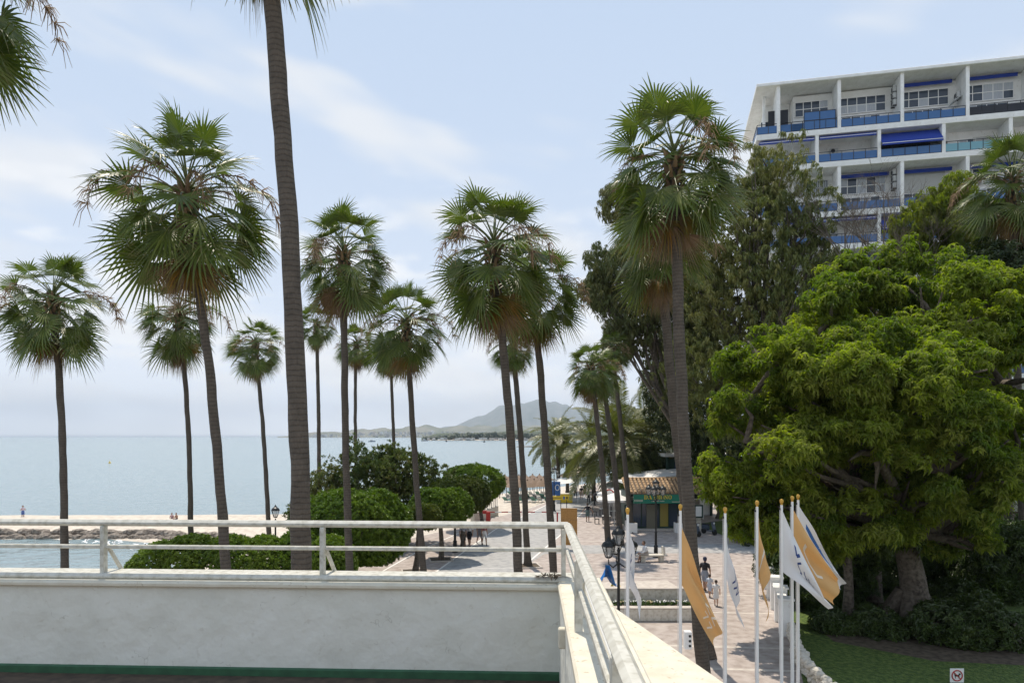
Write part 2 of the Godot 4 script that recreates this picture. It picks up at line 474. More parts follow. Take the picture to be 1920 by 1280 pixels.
func build_ground() -> void:
	# sea, one sheet to the horizon
	var sea := MB.new()
	var rings := [0.0, 20.0, 40.0, 55.0, 65.0, 75.0, 85.0, 95.0, 105.0, 115.0, 130.0, 150.0, 180.0, 230.0, 300.0, 450.0, 700.0, 1200.0, 2500.0, 6000.0, 15500.0]
	var cols := 48
	for r in rings:
		for k in cols + 1:
			var a := lerpf(-PI * 0.5, PI * 0.5, float(k) / cols)
			var p := Vector3(sin(a) * r, -3.5, -cos(a) * r)
			sea.vert(p, Vector3.UP, Color.WHITE, Vector2(p.x, p.z))
	for i in rings.size() - 1:
		for k in cols:
			var a := i * (cols + 1) + k
			sea.ix.append_array([a, a + cols + 1, a + 1, a + 1, a + cols + 1, a + cols + 2])
	var wm := StandardMaterial3D.new()
	wm.albedo_color = lin(0.20, 0.275, 0.295)
	wm.roughness = 0.16
	wm.normal_enabled = true
	var wv := noise_img(0.012, 1024, 51, 6)
	wv.convert(Image.FORMAT_RGBA8)
	wv.bump_map_to_normal_map(9.0)
	wm.normal_texture = ImageTexture.create_from_image(wv)
	wm.normal_scale = 1.1
	wm.uv1_triplanar = true
	wm.uv1_world_triplanar = true
	wm.uv1_scale = Vector3(0.016, 0.03, 0.045)
	structure("sea", sea, wm)
	# beach: sand that slopes into the sea
	var sand := MB.new()
	var xs := []
	var ds := []
	for i in 76: xs.append(-150.0 + 4.0 * i)
	for i in 60: ds.append(20.0 + 3.0 * i)
	for d in [205.0, 220.0, 240.0, 270.0, 320.0, 400.0, 520.0, 700.0, 830.0]: ds.append(d)
	for d in ds:
		for x in xs:
			var s := shore_dist(Vector2(x, d))
			var y := -3.5 + clampf(s * 0.11, -1.6, 2.75) + 0.06 * sin(x * 0.9 + d * 0.4) * cos(d * 0.7)
			sand.vert(Vector3(x, y, -d), Vector3.UP, Color.WHITE, Vector2(x, d))
	var wn := xs.size()
	for i in ds.size() - 1:
		for k in wn - 1:
			var a := i * wn + k
			sand.ix.append_array([a, a + wn, a + 1, a + 1, a + wn, a + wn + 1])
	structure("beach", sand, MT.sand)
	# foam where small waves run up
	var fm := mat(0.8, 0.83, 0.84, 0.7)
	var foam := MB.new()
	for i in 60:
		var t := float(i) / 59.0
		var seg: int = 1 + int(t * 3.0)
		var p: Vector2 = SHORE[seg].lerp(SHORE[seg + 1], fposmod(t * 3.0, 1.0))
		var q := p + Vector2(rng.randf_range(-6.0, -0.5), rng.randf_range(-2.0, 2.0))
		var l := rng.randf_range(0.6, 2.6)
		var wd := rng.randf_range(0.08, 0.3)
		var y := -3.485
		var last := Vector3.ZERO
		for k in 6:
			var u := k / 5.0
			var c := Vector3(q.x + (u - 0.5) * l * 0.5 + 0.2 * sin(u * 5.0 + i), y, -q.y + (u - 0.5) * l)
			var w2 := wd * sin(PI * (0.1 + 0.8 * u))
			if k > 0: foam.quad(last + Vector3(-w2, 0, 0), last + Vector3(w2, 0, 0), c + Vector3(w2, 0, 0), c + Vector3(-w2, 0, 0))
			last = c
	var fo := part("sea_foam", foam, fm)
	fo.set_meta("kind", "stuff")
	tag(fo, "white foam of small waves in the cove", "foam")
	# promenade: pink paving, grey roadway, lines
	var left := [[-24, 8], [-22, 26], [-19.5, 36], [-13, 44], [-7.5, 54], [-3.2, 63], [2.5, 77], [11, 104], [25, 140], [60, 190], [130, 290]]
	var ground := left.duplicate()
	ground.append_array([[400, 290], [400, -60], [-24, -60]])
	structure("promenade", sheet(ground, 0.0), MT.paving)
	var sw := MB.new()
	wall_line(sw, left, -4.5, -0.02, 0.5)
	structure("sea_wall", sw, MT.stone)
	structure("road", sheet([[-9.5, 10], [-4.5, 40], [-1.5, 58], [3.2, 76], [9.0, 98], [13.5, 98], [9.2, 80], [3.9, 55], [0.5, 41], [-3.5, 10]], 0.004), MT.asphalt)
	structure("cross_road", sheet([[0.4, 40.6], [2.9, 49.8], [14, 50.5], [17.5, 50.3], [17.5, 46.5], [14, 46.6], [2.2, 46.3]], 0.005), MT.asphalt)
	for ln in [[[-9.5, 10], [-4.5, 40], [-1.5, 58], [3.2, 76], [9, 98]], [[-3.5, 10], [0.5, 41], [3.9, 55], [9.2, 80], [13.5, 98]], [[-12.2, 12], [-7.7, 40], [-6.4, 48], [-4.4, 56]]]:
		var lm := MB.new()
		for i in ln.size() - 1:
			var p := Vector3(ln[i][0], 0.009, -ln[i][1]); var q := Vector3(ln[i + 1][0], 0.009, -ln[i + 1][1])
			var sd := Vector3(0.07, 0, 0)
			lm.quad(p - sd, p + sd, q + sd, q - sd)
		structure("painted_line", lm, MT.line)
	for dd in [36.5, 38.2, 41.0]:
		var lm2 := MB.new()
		lm2.quad(Vector3(-4.6, 0.0095, -dd), Vector3(0.6, 0.0095, -dd - 0.3), Vector3(0.6, 0.0095, -dd - 0.38), Vector3(-4.6, 0.0095, -dd - 0.08))
		structure("painted_line", lm2, MT.line)
	# pale bands laid across the paving
	for dd in [24.0, 26.5, 31.5, 35.0, 39.0, 43.0, 52.0, 57.0]:
		var bd := MB.new()
		bd.quad(Vector3(dd * 0.1 - 3.0 if dd < 41 else dd * 0.22 - 8.4, 0.004, -dd), Vector3(13.5 if dd < 30 else 16.0, 0.004, -dd + 1.2), Vector3(13.5 if dd < 30 else 16.0, 0.004, -dd + 1.0), Vector3(dd * 0.1 - 3.0 if dd < 41 else dd * 0.22 - 8.4, 0.004, -dd - 0.2))
		structure("paving_band", bd, MT.paving_pale)
	structure("lawn", sheet([[9.2, 14], [9.4, 22], [11.2, 27.2], [15.6, 42.4], [17.6, 46.0], [17.6, 50.4], [40, 49.6], [120, 48], [120, 8], [9, 8]], 0.02), MT.grass)
	structure("lawn", sheet([[17, 51], [16.8, 62], [40, 80], [120, 80], [120, 48.5], [40, 50]], 0.02), MT.grass)
	structure("garden_path", sheet([[19, 38.2], [24, 37.4], [34, 38.6], [60, 40], [60, 41.2], [34, 40.2], [24, 39.2], [19, 39.8]], 0.03), MT.paving_pale)
	structure("planting_bed", sheet([[12.5, 26.5], [15, 24.2], [20, 23.4], [26, 23], [26, 28], [21, 30.5], [16, 31], [12.8, 29]], 0.026), MT.soil)
	var gk := MB.new()
	wall_line(gk, [[16.8, 51.2], [22, 51.4], [30, 50.9], [40, 50.2]], 0.0, 0.55, 0.4)
	tag(part("garden_wall", gk, MT.rock), "low rough stone wall edging the far lawn", "wall")

func ridge(called: String, pts: Array, d: float, depth: float, m: Material, rough: float, seed_: int) -> MeshInstance3D:
	# a hill with a front and a back slope; pts are (bearing px, height m)
	var f := FastNoiseLite.new()
	f.seed = seed_; f.frequency = 0.004
	var b := MB.new()
	var n := 120
	var rows := 7
	for r in rows:
		var t := float(r) / (rows - 1)
		for i in n + 1:
			var u := float(i) / n * (pts.size() - 1)
			var k: int = min(int(u), pts.size() - 2)
			var px: float = lerp(float(pts[k][0]), float(pts[k + 1][0]), u - k)
			var hh: float = lerp(float(pts[k][1]), float(pts[k + 1][1]), smoothstep(0.0, 1.0, u - k))
			var up: float = sin(PI * t)
			var x := gx(px, d)
			var z := d + (t - 0.5) * depth
			var y: float = -4.0 + (hh + 4.0) * up * (1.0 + rough * f.get_noise_2d(x, z))
			b.vert(Vector3(x * z / d, y, -z), Vector3.UP)
	for r in rows - 1:
		for i in n:
			var a := r * (n + 1) + i
			b.ix.append_array([a, a + n + 1, a + 1, a + 1, a + n + 1, a + n + 2])
	for i in range(0, b.ix.size(), 3):
		var p := b.v[b.ix[i]]; var q := b.v[b.ix[i + 2]]; var s := b.v[b.ix[i + 1]]
		var nn := (q - p).cross(s - p)
		for k in 3: b.n[b.ix[i + k]] += nn
	for i in b.n.size(): b.n[i] = b.n[i].normalized() if b.n[i].y >= 0 else -b.n[i].normalized()
	var o := structure(called, b, m)
	return o

func build_coast() -> void:
	var far_rock := tmat(noise_tex([Color(0.11, 0.125, 0.085), Color(0.21, 0.205, 0.165)], 0.02, 256, 61), 0.0008, 0.95)
	var wood := tmat(noise_tex([Color(0.03, 0.05, 0.025), Color(0.07, 0.085, 0.04)], 0.03, 256, 62), 0.01, 0.95)
	ridge("mountain", [[640, 5], [790, 90], [845, 200], [900, 400], [945, 610], [975, 640], [1005, 730], [1040, 680], [1080, 560], [1130, 470], [1230, 400], [1330, 330], [1500, 250], [1700, 160]], 13500.0, 3600.0, far_rock, 0.07, 3)
	ridge("hills", [[520, 3], [600, 38], [680, 55], [760, 75], [850, 80], [930, 85], [1000, 90], [1150, 120], [1300, 150]], 5200.0, 900.0, far_rock, 0.5, 4)
	ridge("headland", [[790, 2], [830, 15], [900, 19], [980, 21], [1060, 22], [1200, 30], [1400, 40]], 1900.0, 300.0, wood, 0.5, 5)
	# woods, houses and beach along that shore, too far to count
	var trees := MB.new()
	for i in 900:
		var px := rng.randf_range(795, 1120)
		var d := rng.randf_range(1745, 1880)
		var s := rng.randf_range(3.0, 8.0)
		var x := gx(px, d)
		trees.ball(Vector3(x, rng.randf_range(2.0, 12.0) * smoothstep(790, 880, px), -d), Vector3(s * 0.8, s * rng.randf_range(0.7, 1.2), s * 0.8), 6, Color(0.03, 0.05, 0.02).lerp(Color(0.08, 0.09, 0.04), rng.randf()))
	var ft := part("distant_woods", trees, MT.leaf_dull)
	ft.set_meta("kind", "stuff")
	tag(ft, "hazy dark trees along the far shore", "trees")
	var town := MB.new()
	for i in 420:
		var far := rng.randf() < 0.7
		var px := rng.randf_range(560, 1000) if far else rng.randf_range(800, 1080)
		var d := rng.randf_range(4650, 4900) if far else rng.randf_range(1730, 1790)
		var s := rng.randf_range(6, 20) if far else rng.randf_range(4, 9)
		var hh := rng.randf_range(6, 22) if far else rng.randf_range(3, 6)
		var base := rng.randf_range(0, 30) * smoothstep(560, 760, px) if far else 0.0
		var k := rng.randf_range(0.35, 0.75)
		town.box(Vector3(gx(px, d), base + hh * 0.5 - 2.0, -d), Vector3(s, hh, s), 0.0, Basis(Vector3.UP, rng.randf()), Color(k, k * 0.93, k * 0.85))
	var tn := part("distant_town", town, leafmat(0.9, 0.0))
	tn.set_meta("kind", "stuff")
	tag(tn, "pale houses of a town along the far shore", "town")
	var fb := MB.new()
	fb.quad(Vector3(gx(800, 1735), -3.3, -1735), Vector3(gx(1200, 1735), -3.3, -1735), Vector3(gx(1200, 1760), -1.0, -1760), Vector3(gx(800, 1760), -1.0, -1760))
	structure("far_beach", fb, MT.sand)
	# rock groyne along the spit
	var proto := []
	for k in 6: proto.append(rock_mesh(70 + k))
	var gr := thing("rock_groyne", "bank of tumbled brown boulders along the sand spit", "rocks")
	for row in 2:
		var x := -96.0
		while x < -28.5:
			var s := rng.randf_range(0.42, 0.85)
			var o := put("rock", proto[rng.randi() % 6], MT.rock, gr)
			var y := -3.5 + 0.42 * row + rng.randf_range(-0.1, 0.15)
			o.transform = Transform3D(Basis.from_euler(Vector3(rng.randf_range(-0.5, 0.5), rng.randf() * TAU, rng.randf_range(-0.5, 0.5))).scaled(Vector3(s * 1.35, s * 0.8, s)), Vector3(x, y, -76.6 - row * 0.85 + rng.randf_range(-0.3, 0.3) + (4.0 * smoothstep(-45.0, -28.0, x))))
			x += s * rng.randf_range(0.95, 1.3) * 1.05
	# low reef of dark stones off the bend of the beach
	var rf := thing("rock_reef", "thin dark line of rocks lying in the sea", "rocks")
	for i in 16:
		put("rock", proto[i % 6], MT.rock, rf, Transform3D(Basis(Vector3.UP, i * 1.3).scaled(Vector3(4.0, 1.2, 2.5)), Vector3(gx(975 + i * 4.2, 700), -3.5, -700 - rng.randf_range(0, 8))))
	# boats and buoys
	boat("dark motor yacht anchored off the far shore", 697, 818.9 + 3.2, 0.35, 14.0)
	boat("small grey motor boat beside the dark yacht", 679, 821.0, -0.5, 7.0)
	boat("long low white motor boat in front of the wooded headland", 796, 819.5, 0.1, 15.0)
	var bu := [[205, 868, MT.yellow, "yellow round buoy floating far from the beach"], [908, 829, MT.dark_metal, "dark cone-topped buoy off the headland"], [837, 828, MT.dark_metal, "small dark marker buoy on the pale water"]]
	for q in bu:
		var d: float = 11.5 * 1280.0 / (q[1] - 817.0)
		var t := thing("buoy", q[3], "buoy", Vector3(gx(q[0], d), -3.5, -d))
		var s: float = d / 330.0
		var b := MB.new()
		b.lathe([Vector2(0.0, -0.3), Vector2(0.5, -0.1), Vector2(0.55, 0.25), Vector2(0.3, 0.55), Vector2(0.12, 0.6)], Vector3.ZERO, 10)
		part("float", b, q[2], t).scale = Vector3.ONE * s
		var c := MB.new()
		c.lathe([Vector2(0.1, 0.55), Vector2(0.07, 1.1), Vector2(0.2, 1.15), Vector2(0.0, 1.5)], Vector3.ZERO, 8)
		part("top_mark", c, q[2], t).scale = Vector3.ONE * s

func rock_mesh(seed_: int) -> ArrayMesh:
	var r := RandomNumberGenerator.new()
	r.seed = seed_
	var cuts := []
	for i in 9:
		cuts.append([Vector3(r.randfn(), r.randfn(), r.randfn()).normalized(), r.randf_range(0.55, 0.85)])
	var b := MB.new()
	var seg := 9
	var rows := 6
	var grid := []
	for i in rows + 1:
		var line := []
		for k in seg:
			var el := PI * i / rows - PI / 2
			var a := TAU * k / seg
			var d := Vector3(cos(a) * cos(el), sin(el), sin(a) * cos(el))
			var rad := 1.0
			for c in cuts:
				var q: float = d.dot(c[0])
				if q > 0.01: rad = min(rad, c[1] / q)
			line.append(d * rad)
		grid.append(line)
	for i in rows:
		for k in seg:
			var k2 := (k + 1) % seg
			if i > 0: b.tri(grid[i][k], grid[i + 1][k], grid[i][k2])
			if i < rows - 1: b.tri(grid[i][k2], grid[i + 1][k], grid[i + 1][k2])
	return b.mesh()

func boat(label: String, px: float, py: float, turn: float, length: float) -> void:
	var d := 11.5 * 1280.0 / (py + 6.0 - 817.0)
	d = clampf(d, 900.0, 1500.0)
	var t := thing("motor_boat", label, "boat", Vector3(gx(px, d), -3.5, -d), turn)
	var h := MB.new()
	var prof := []
	for i in 9:
		var u := i / 8.0
		var w: float = length * 0.14 * (1.0 - pow(u, 3.0))
		prof.append([Vector3((u - 0.5) * length, length * 0.11 + 0.3 * u * u * length * 0.15, w), Vector3((u - 0.5) * length * 0.94, -0.3, w * 0.6)])
	for i in 8:
		for s in [1.0, -1.0]:
			var m := Vector3(1, 1, s)
			var a: Vector3 = prof[i][0] * m; var e: Vector3 = prof[i + 1][0] * m
			var a2: Vector3 = prof[i][1] * m; var e2: Vector3 = prof[i + 1][1] * m
			if s > 0: h.quad(a2, e2, e, a)
			else: h.quad(a, e, e2, a2)
		h.quad(prof[i][0], prof[i + 1][0], prof[i + 1][0] * Vector3(1, 1, -1), prof[i][0] * Vector3(1, 1, -1))
	h.quad(prof[0][0], prof[0][0] * Vector3(1, 1, -1), prof[0][1] * Vector3(1, 1, -1), prof[0][1])
	var dark := label.begins_with("dark")
	part("hull", h, mat(0.05, 0.09, 0.16, 0.4) if dark else mat(0.35, 0.36, 0.38, 0.5), t)
	boxpart("cabin", Vector3(-length * 0.05, length * 0.18, 0), Vector3(length * 0.42, length * 0.12, length * 0.18), MT.white_paint, t, 0.2)
	boxpart("cabin_window", Vector3(-length * 0.05, length * 0.19, 0), Vector3(length * 0.4, length * 0.05, length * 0.186), MT.window, t)
	boxpart("flybridge", Vector3(-length * 0.1, length * 0.27, 0), Vector3(length * 0.22, length * 0.06, length * 0.15), MT.white_paint, t, 0.15)

func build_terrace() -> void:
	# terrace of the near building: floor, wall under the front railing, wall under the side railing
	var a := Vector3(-5.2, 0, -4.72)     # front wall line, inner face, left
	var c := Vector3(0.31, 0, -4.47)     # its corner
	var dir := (c - a).normalized()
	var ang := -atan2(dir.z, dir.x)
	var bas := Basis(Vector3.UP, ang)
	var out := Vector3(dir.z, 0, -dir.x) # away from the viewer
	var mid := (a + c) * 0.5
	var ln := a.distance_to(c)
	var fl := MB.new()
	fl.box(Vector3(-2.6, 6.25, -1.6), Vector3(6.4, 0.3, 6.6))
	structure("terrace_floor", fl, MT.floor_tile)
	var body := MB.new()
	body.box(Vector3(-2.5, 3.0, -1.6), Vector3(5.9, 6.2, 6.2))
	structure("terrace_building", body, MT.plaster)
	var t := thing("terrace_parapet", "white plastered terrace wall with cream coping and green foot", "wall")
	var b := MB.new()
	b.box(mid + out * 0.11 + Vector3(0, 6.71, 0), Vector3(ln + 0.2, 0.62, 0.22), 0.01, bas)
	part("wall_panel", b, MT.plaster, t)
	b = MB.new()
	b.box(mid + out * 0.105 + Vector3(0, 6.405, 0), Vector3(ln + 0.18, 0.1, 0.24), 0.01, bas)
	part("painted_skirting", b, MT.green_paint, t)
	b = MB.new()
	b.box(mid + out * 0.10 + Vector3(0, 7.005, 0), Vector3(ln + 0.2, 0.04, 0.27), 0.012, bas)
	part("coping", b, MT.cream, t)
	b = MB.new()
	b.box(mid + out * 0.14 + Vector3(0, 7.04, 0), Vector3(ln + 0.2, 0.04, 0.20), 0.015, bas)
	part("coping_cap", b, MT.rail, t)
	# side wall
	var s0 := Vector3(0.31, 0, -4.47)
	var s1 := Vector3(0.16, 0, 1.2)
	var sd := (s1 - s0).normalized()
	var sang := -atan2(sd.z, sd.x)
	var sb := Basis(Vector3.UP, sang)
	var so := Vector3(-sd.z, 0, sd.x)    # outwards, to the right
	if so.x < 0: so = -so
	var sm := (s0 + s1) * 0.5
	var sl := s0.distance_to(s1)
	b = MB.new()
	b.box(sm + so * 0.10 + Vector3(0, 6.70, 0) - sd * 0.1, Vector3(sl + 0.2, 0.60, 0.2), 0.01, sb)
	part("wall_panel", b, MT.plaster, t)
	b = MB.new()
	b.box(sm + so * 0.075 + Vector3(0, 7.015, 0) - sd * 0.1, Vector3(sl + 0.2, 0.05, 0.17), 0.012, sb)
	part("coping", b, MT.cream, t)
	b = MB.new()
	b.box(sm + so * 0.185 + Vector3(0, 7.0, 0) - sd * 0.1, Vector3(sl + 0.2, 0.03, 0.05), 0.008, sb)
	part("gutter_strip", b, MT.shutter, t)
	b = MB.new()
	b.box(sm + so * 0.25 + Vector3(0, 7.01, 0) - sd * 0.1, Vector3(sl + 0.2, 0.05, 0.08), 0.012, sb)
	part("coping", b, MT.cream, t)
	b = MB.new()
	b.box(s0 + sd * 0.75 - so * 0.012 + Vector3(0, 6.90, 0), Vector3(0.05, 0.11, 0.05), 0.006, sb)
	part("bracket", b, MT.cream, t)
	# railing
	var r := thing("terrace_railing", "white metal railing with two bars along the terrace wall", "railing")
	var ra := a + out * 0.13 + Vector3(0, 7.40, 0)
	var rc := Vector3(0.365, 7.40, -4.56)
	b = MB.new()
	var mm := (ra + rc) * 0.5
	b.box(mm, Vector3(ra.distance_to(rc) + 0.05, 0.044, 0.056), 0.016, bas)
	part("top_bar", b, MT.rail, r)
	b = MB.new()
	b.box(mm - Vector3(0, 0.165, 0), Vector3(ra.distance_to(rc), 0.028, 0.026), 0.006, bas)
	part("middle_bar", b, MT.rail, r)
	for px in [175.0, 605.0, 1062.0]:
		var k: float = (px - 0.0) / 1065.0
		var p := Vector3(-3.45, 0, -4.75).lerp(Vector3(0.355, 0, -4.56), k)
		b = MB.new()
		b.box(p + Vector3(0, 7.215, 0), Vector3(0.03, 0.33, 0.05), 0.005, bas)
		part("post", b, MT.rail, r)
		if px < 1000:
			b = MB.new()
			b.tube([p + Vector3(0.008, 7.24, -0.03), p + Vector3(0.05, 7.05, -0.13)], [0.014, 0.014], 8)
			part("brace", b, MT.rail, r)
	var r0 := Vector3(0.365, 7.40, -4.56)
	var r1 := Vector3(0.235, 7.40, 1.0)
	b = MB.new()
	b.box((r0 + r1) * 0.5, Vector3(r0.distance_to(r1) + 0.05, 0.036, 0.056), 0.016, sb)
	part("top_bar", b, MT.rail, r)
	b = MB.new()
	b.box((r0 + r1) * 0.5 - Vector3(0.005, 0.165, 0), Vector3(r0.distance_to(r1), 0.034, 0.026), 0.006, sb)
	part("middle_bar", b, MT.rail, r)
	for d in [3.35, 1.9, 0.4]:
		var p := r0.lerp(r1, (4.56 - d) / 5.56)
		b = MB.new()
		b.box(p + Vector3(-0.01, -0.19, 0), Vector3(0.03, 0.36, 0.04), 0.005, sb)
		part("post", b, MT.rail, r)
		b = MB.new()
		b.tube([p + Vector3(0.0, -0.13, 0), p + Vector3(0.03, -0.15, -0.2), p + Vector3(0.05, -0.36, -0.26)], [0.012, 0.012, 0.012], 8)
		part("brace", b, MT.rail, r)
	# canopy slab beyond the side wall
	var cs := MB.new()
	var poly := [Vector2(0.50, 5.0), Vector2(0.74, 5.0), Vector2(1.07, 3.47), Vector2(1.62, 0.6), Vector2(1.7, -1.0), Vector2(0.42, -1.0)]
	for y in [6.75, 6.55]:
		for p in poly: cs.vert(Vector3(p.x, y, -p.y), Vector3.UP if y > 6.6 else Vector3.DOWN)
	for i in range(1, 5):
		cs.ix.append_array([0, i, i + 1]); cs.ix.append_array([6, 6 + i + 1, 6 + i])
	for i in 6:
		var p: Vector2 = poly[i]; var q: Vector2 = poly[(i + 1) % 6]
		cs.quad(Vector3(p.x, 6.55, -p.y), Vector3(q.x, 6.55, -q.y), Vector3(q.x, 6.75, -q.y), Vector3(p.x, 6.75, -p.y))
	tag(part("canopy_slab", cs, MT.cream), "cream concrete canopy jutting out beside the terrace railing", "canopy")
	# clump of dry leaves in the corner
	var dl := MB.new()
	for i in 60:
		var p := Vector3(0.26 + rng.randfn() * 0.05, 7.065 + rng.randf() * 0.014, -4.53 + rng.randfn() * 0.025)
		var d := Vector3(rng.randfn(), rng.randfn() * 0.25, rng.randfn()).normalized() * 0.028
		var e := d.cross(Vector3(0.2, 1, 0.1)).normalized() * 0.007
		dl.quad(p - d, p + e, p + d, p - e, Color(0.06, 0.045, 0.03).lerp(Color(0.16, 0.12, 0.08), rng.randf()))
	tag(part("dry_leaves", dl, MT.dead_leaf), "small heap of dark dry leaves on the parapet corner", "leaves")

func pane_grid(parent: Node3D, x0: float, x1: float, y0: float, y1: float, z: float, nx: int, ny: int, frame: Material, curtain_share: float) -> void:
	# a window: white frame bars and single panes, some with a curtain drawn behind
	var w := MB.new()
	var fw := 0.07
	for i in nx + 1:
		var x := lerpf(x0, x1, float(i) / nx)
		w.box(Vector3(x, (y0 + y1) * 0.5, z), Vector3(fw, y1 - y0 + fw, 0.08))
	for k in ny + 1:
		var y := lerpf(y0, y1, float(k) / ny)
		w.box(Vector3((x0 + x1) * 0.5, y, z + 0.003), Vector3(x1 - x0 + fw - 0.006, fw, 0.08))
	var win := part("window", w, frame, parent)
	for i in nx:
		for k in ny:
			var xa := lerpf(x0, x1, float(i) / nx) + fw * 0.5
			var xb := lerpf(x0, x1, float(i + 1) / nx) - fw * 0.5
			var ya := lerpf(y0, y1, float(k) / ny) + fw * 0.5
			var yb := lerpf(y0, y1, float(k + 1) / ny) - fw * 0.5
			var cur := rng.randf() < curtain_share
			if cur:
				var c := MB.new()
				var steps := 8
				for s in steps:
					var u0 := lerpf(xa, xb, float(s) / steps); var u1 := lerpf(xa, xb, float(s + 1) / steps)
					var d0 := 0.03 if s % 2 == 0 else 0.0
					c.quad(Vector3(u0, ya, z - 0.01 + d0), Vector3(u1, ya, z + 0.02 - d0), Vector3(u1, yb, z + 0.02 - d0), Vector3(u0, yb, z - 0.01 + d0))
				part("curtain", c, MT.curtain, win)
			else:
				var p := MB.new()
				p.box(Vector3((xa + xb) * 0.5, (ya + yb) * 0.5, z - 0.01), Vector3(xb - xa, yb - ya, 0.02))
				part("pane", p, MT.window, win)

func balcony_rail(parent: Node3D, x0: float, x1: float, y: float, z: float, n: int, glass: Material) -> void:
	var b := MB.new()
	for i in n + 1:
		b.box(Vector3(lerpf(x0, x1, float(i) / n), y + 0.53, z), Vector3(0.05, 1.06, 0.05))
	b.box(Vector3((x0 + x1) * 0.5, y + 1.08, z), Vector3(x1 - x0 + 0.05, 0.05, 0.06))
	b.box(Vector3((x0 + x1) * 0.5, y + 0.06, z), Vector3(x1 - x0, 0.04, 0.04))
	var r := part("balcony_rail", b, MT.dark_metal, parent)
	for i in n:
		var xa := lerpf(x0, x1, float(i) / n) + 0.035
		var xb := lerpf(x0, x1, float(i + 1) / n) - 0.035
		boxpart("glass_panel", Vector3((xa + xb) * 0.5, y + 0.48, z), Vector3(xb - xa, 0.78, 0.015), glass, r)

func aircon(parent: Node3D, at: Vector3, turn := 0.0) -> void:
	var b := MB.new()
	b.box(Vector3.ZERO, Vector3(0.85, 0.6, 0.3), 0.03)
	var o := part("air_conditioner", b, MT.shutter, parent)
	o.position = at
	o.rotation.y = turn
	var f := MB.new()
	f.tube([Vector3(-0.12, 0, 0.15), Vector3(-0.12, 0, 0.165)], [0.23, 0.23], 18)
	part("fan_grille", f, MT.dark_metal, o)
	var s := MB.new()
	s.box(Vector3(-0.3, -0.36, 0), Vector3(0.05, 0.12, 0.4)); s.box(Vector3(0.3, -0.36, 0), Vector3(0.05, 0.12, 0.4))
	part("bracket", s, MT.dark_metal, o)

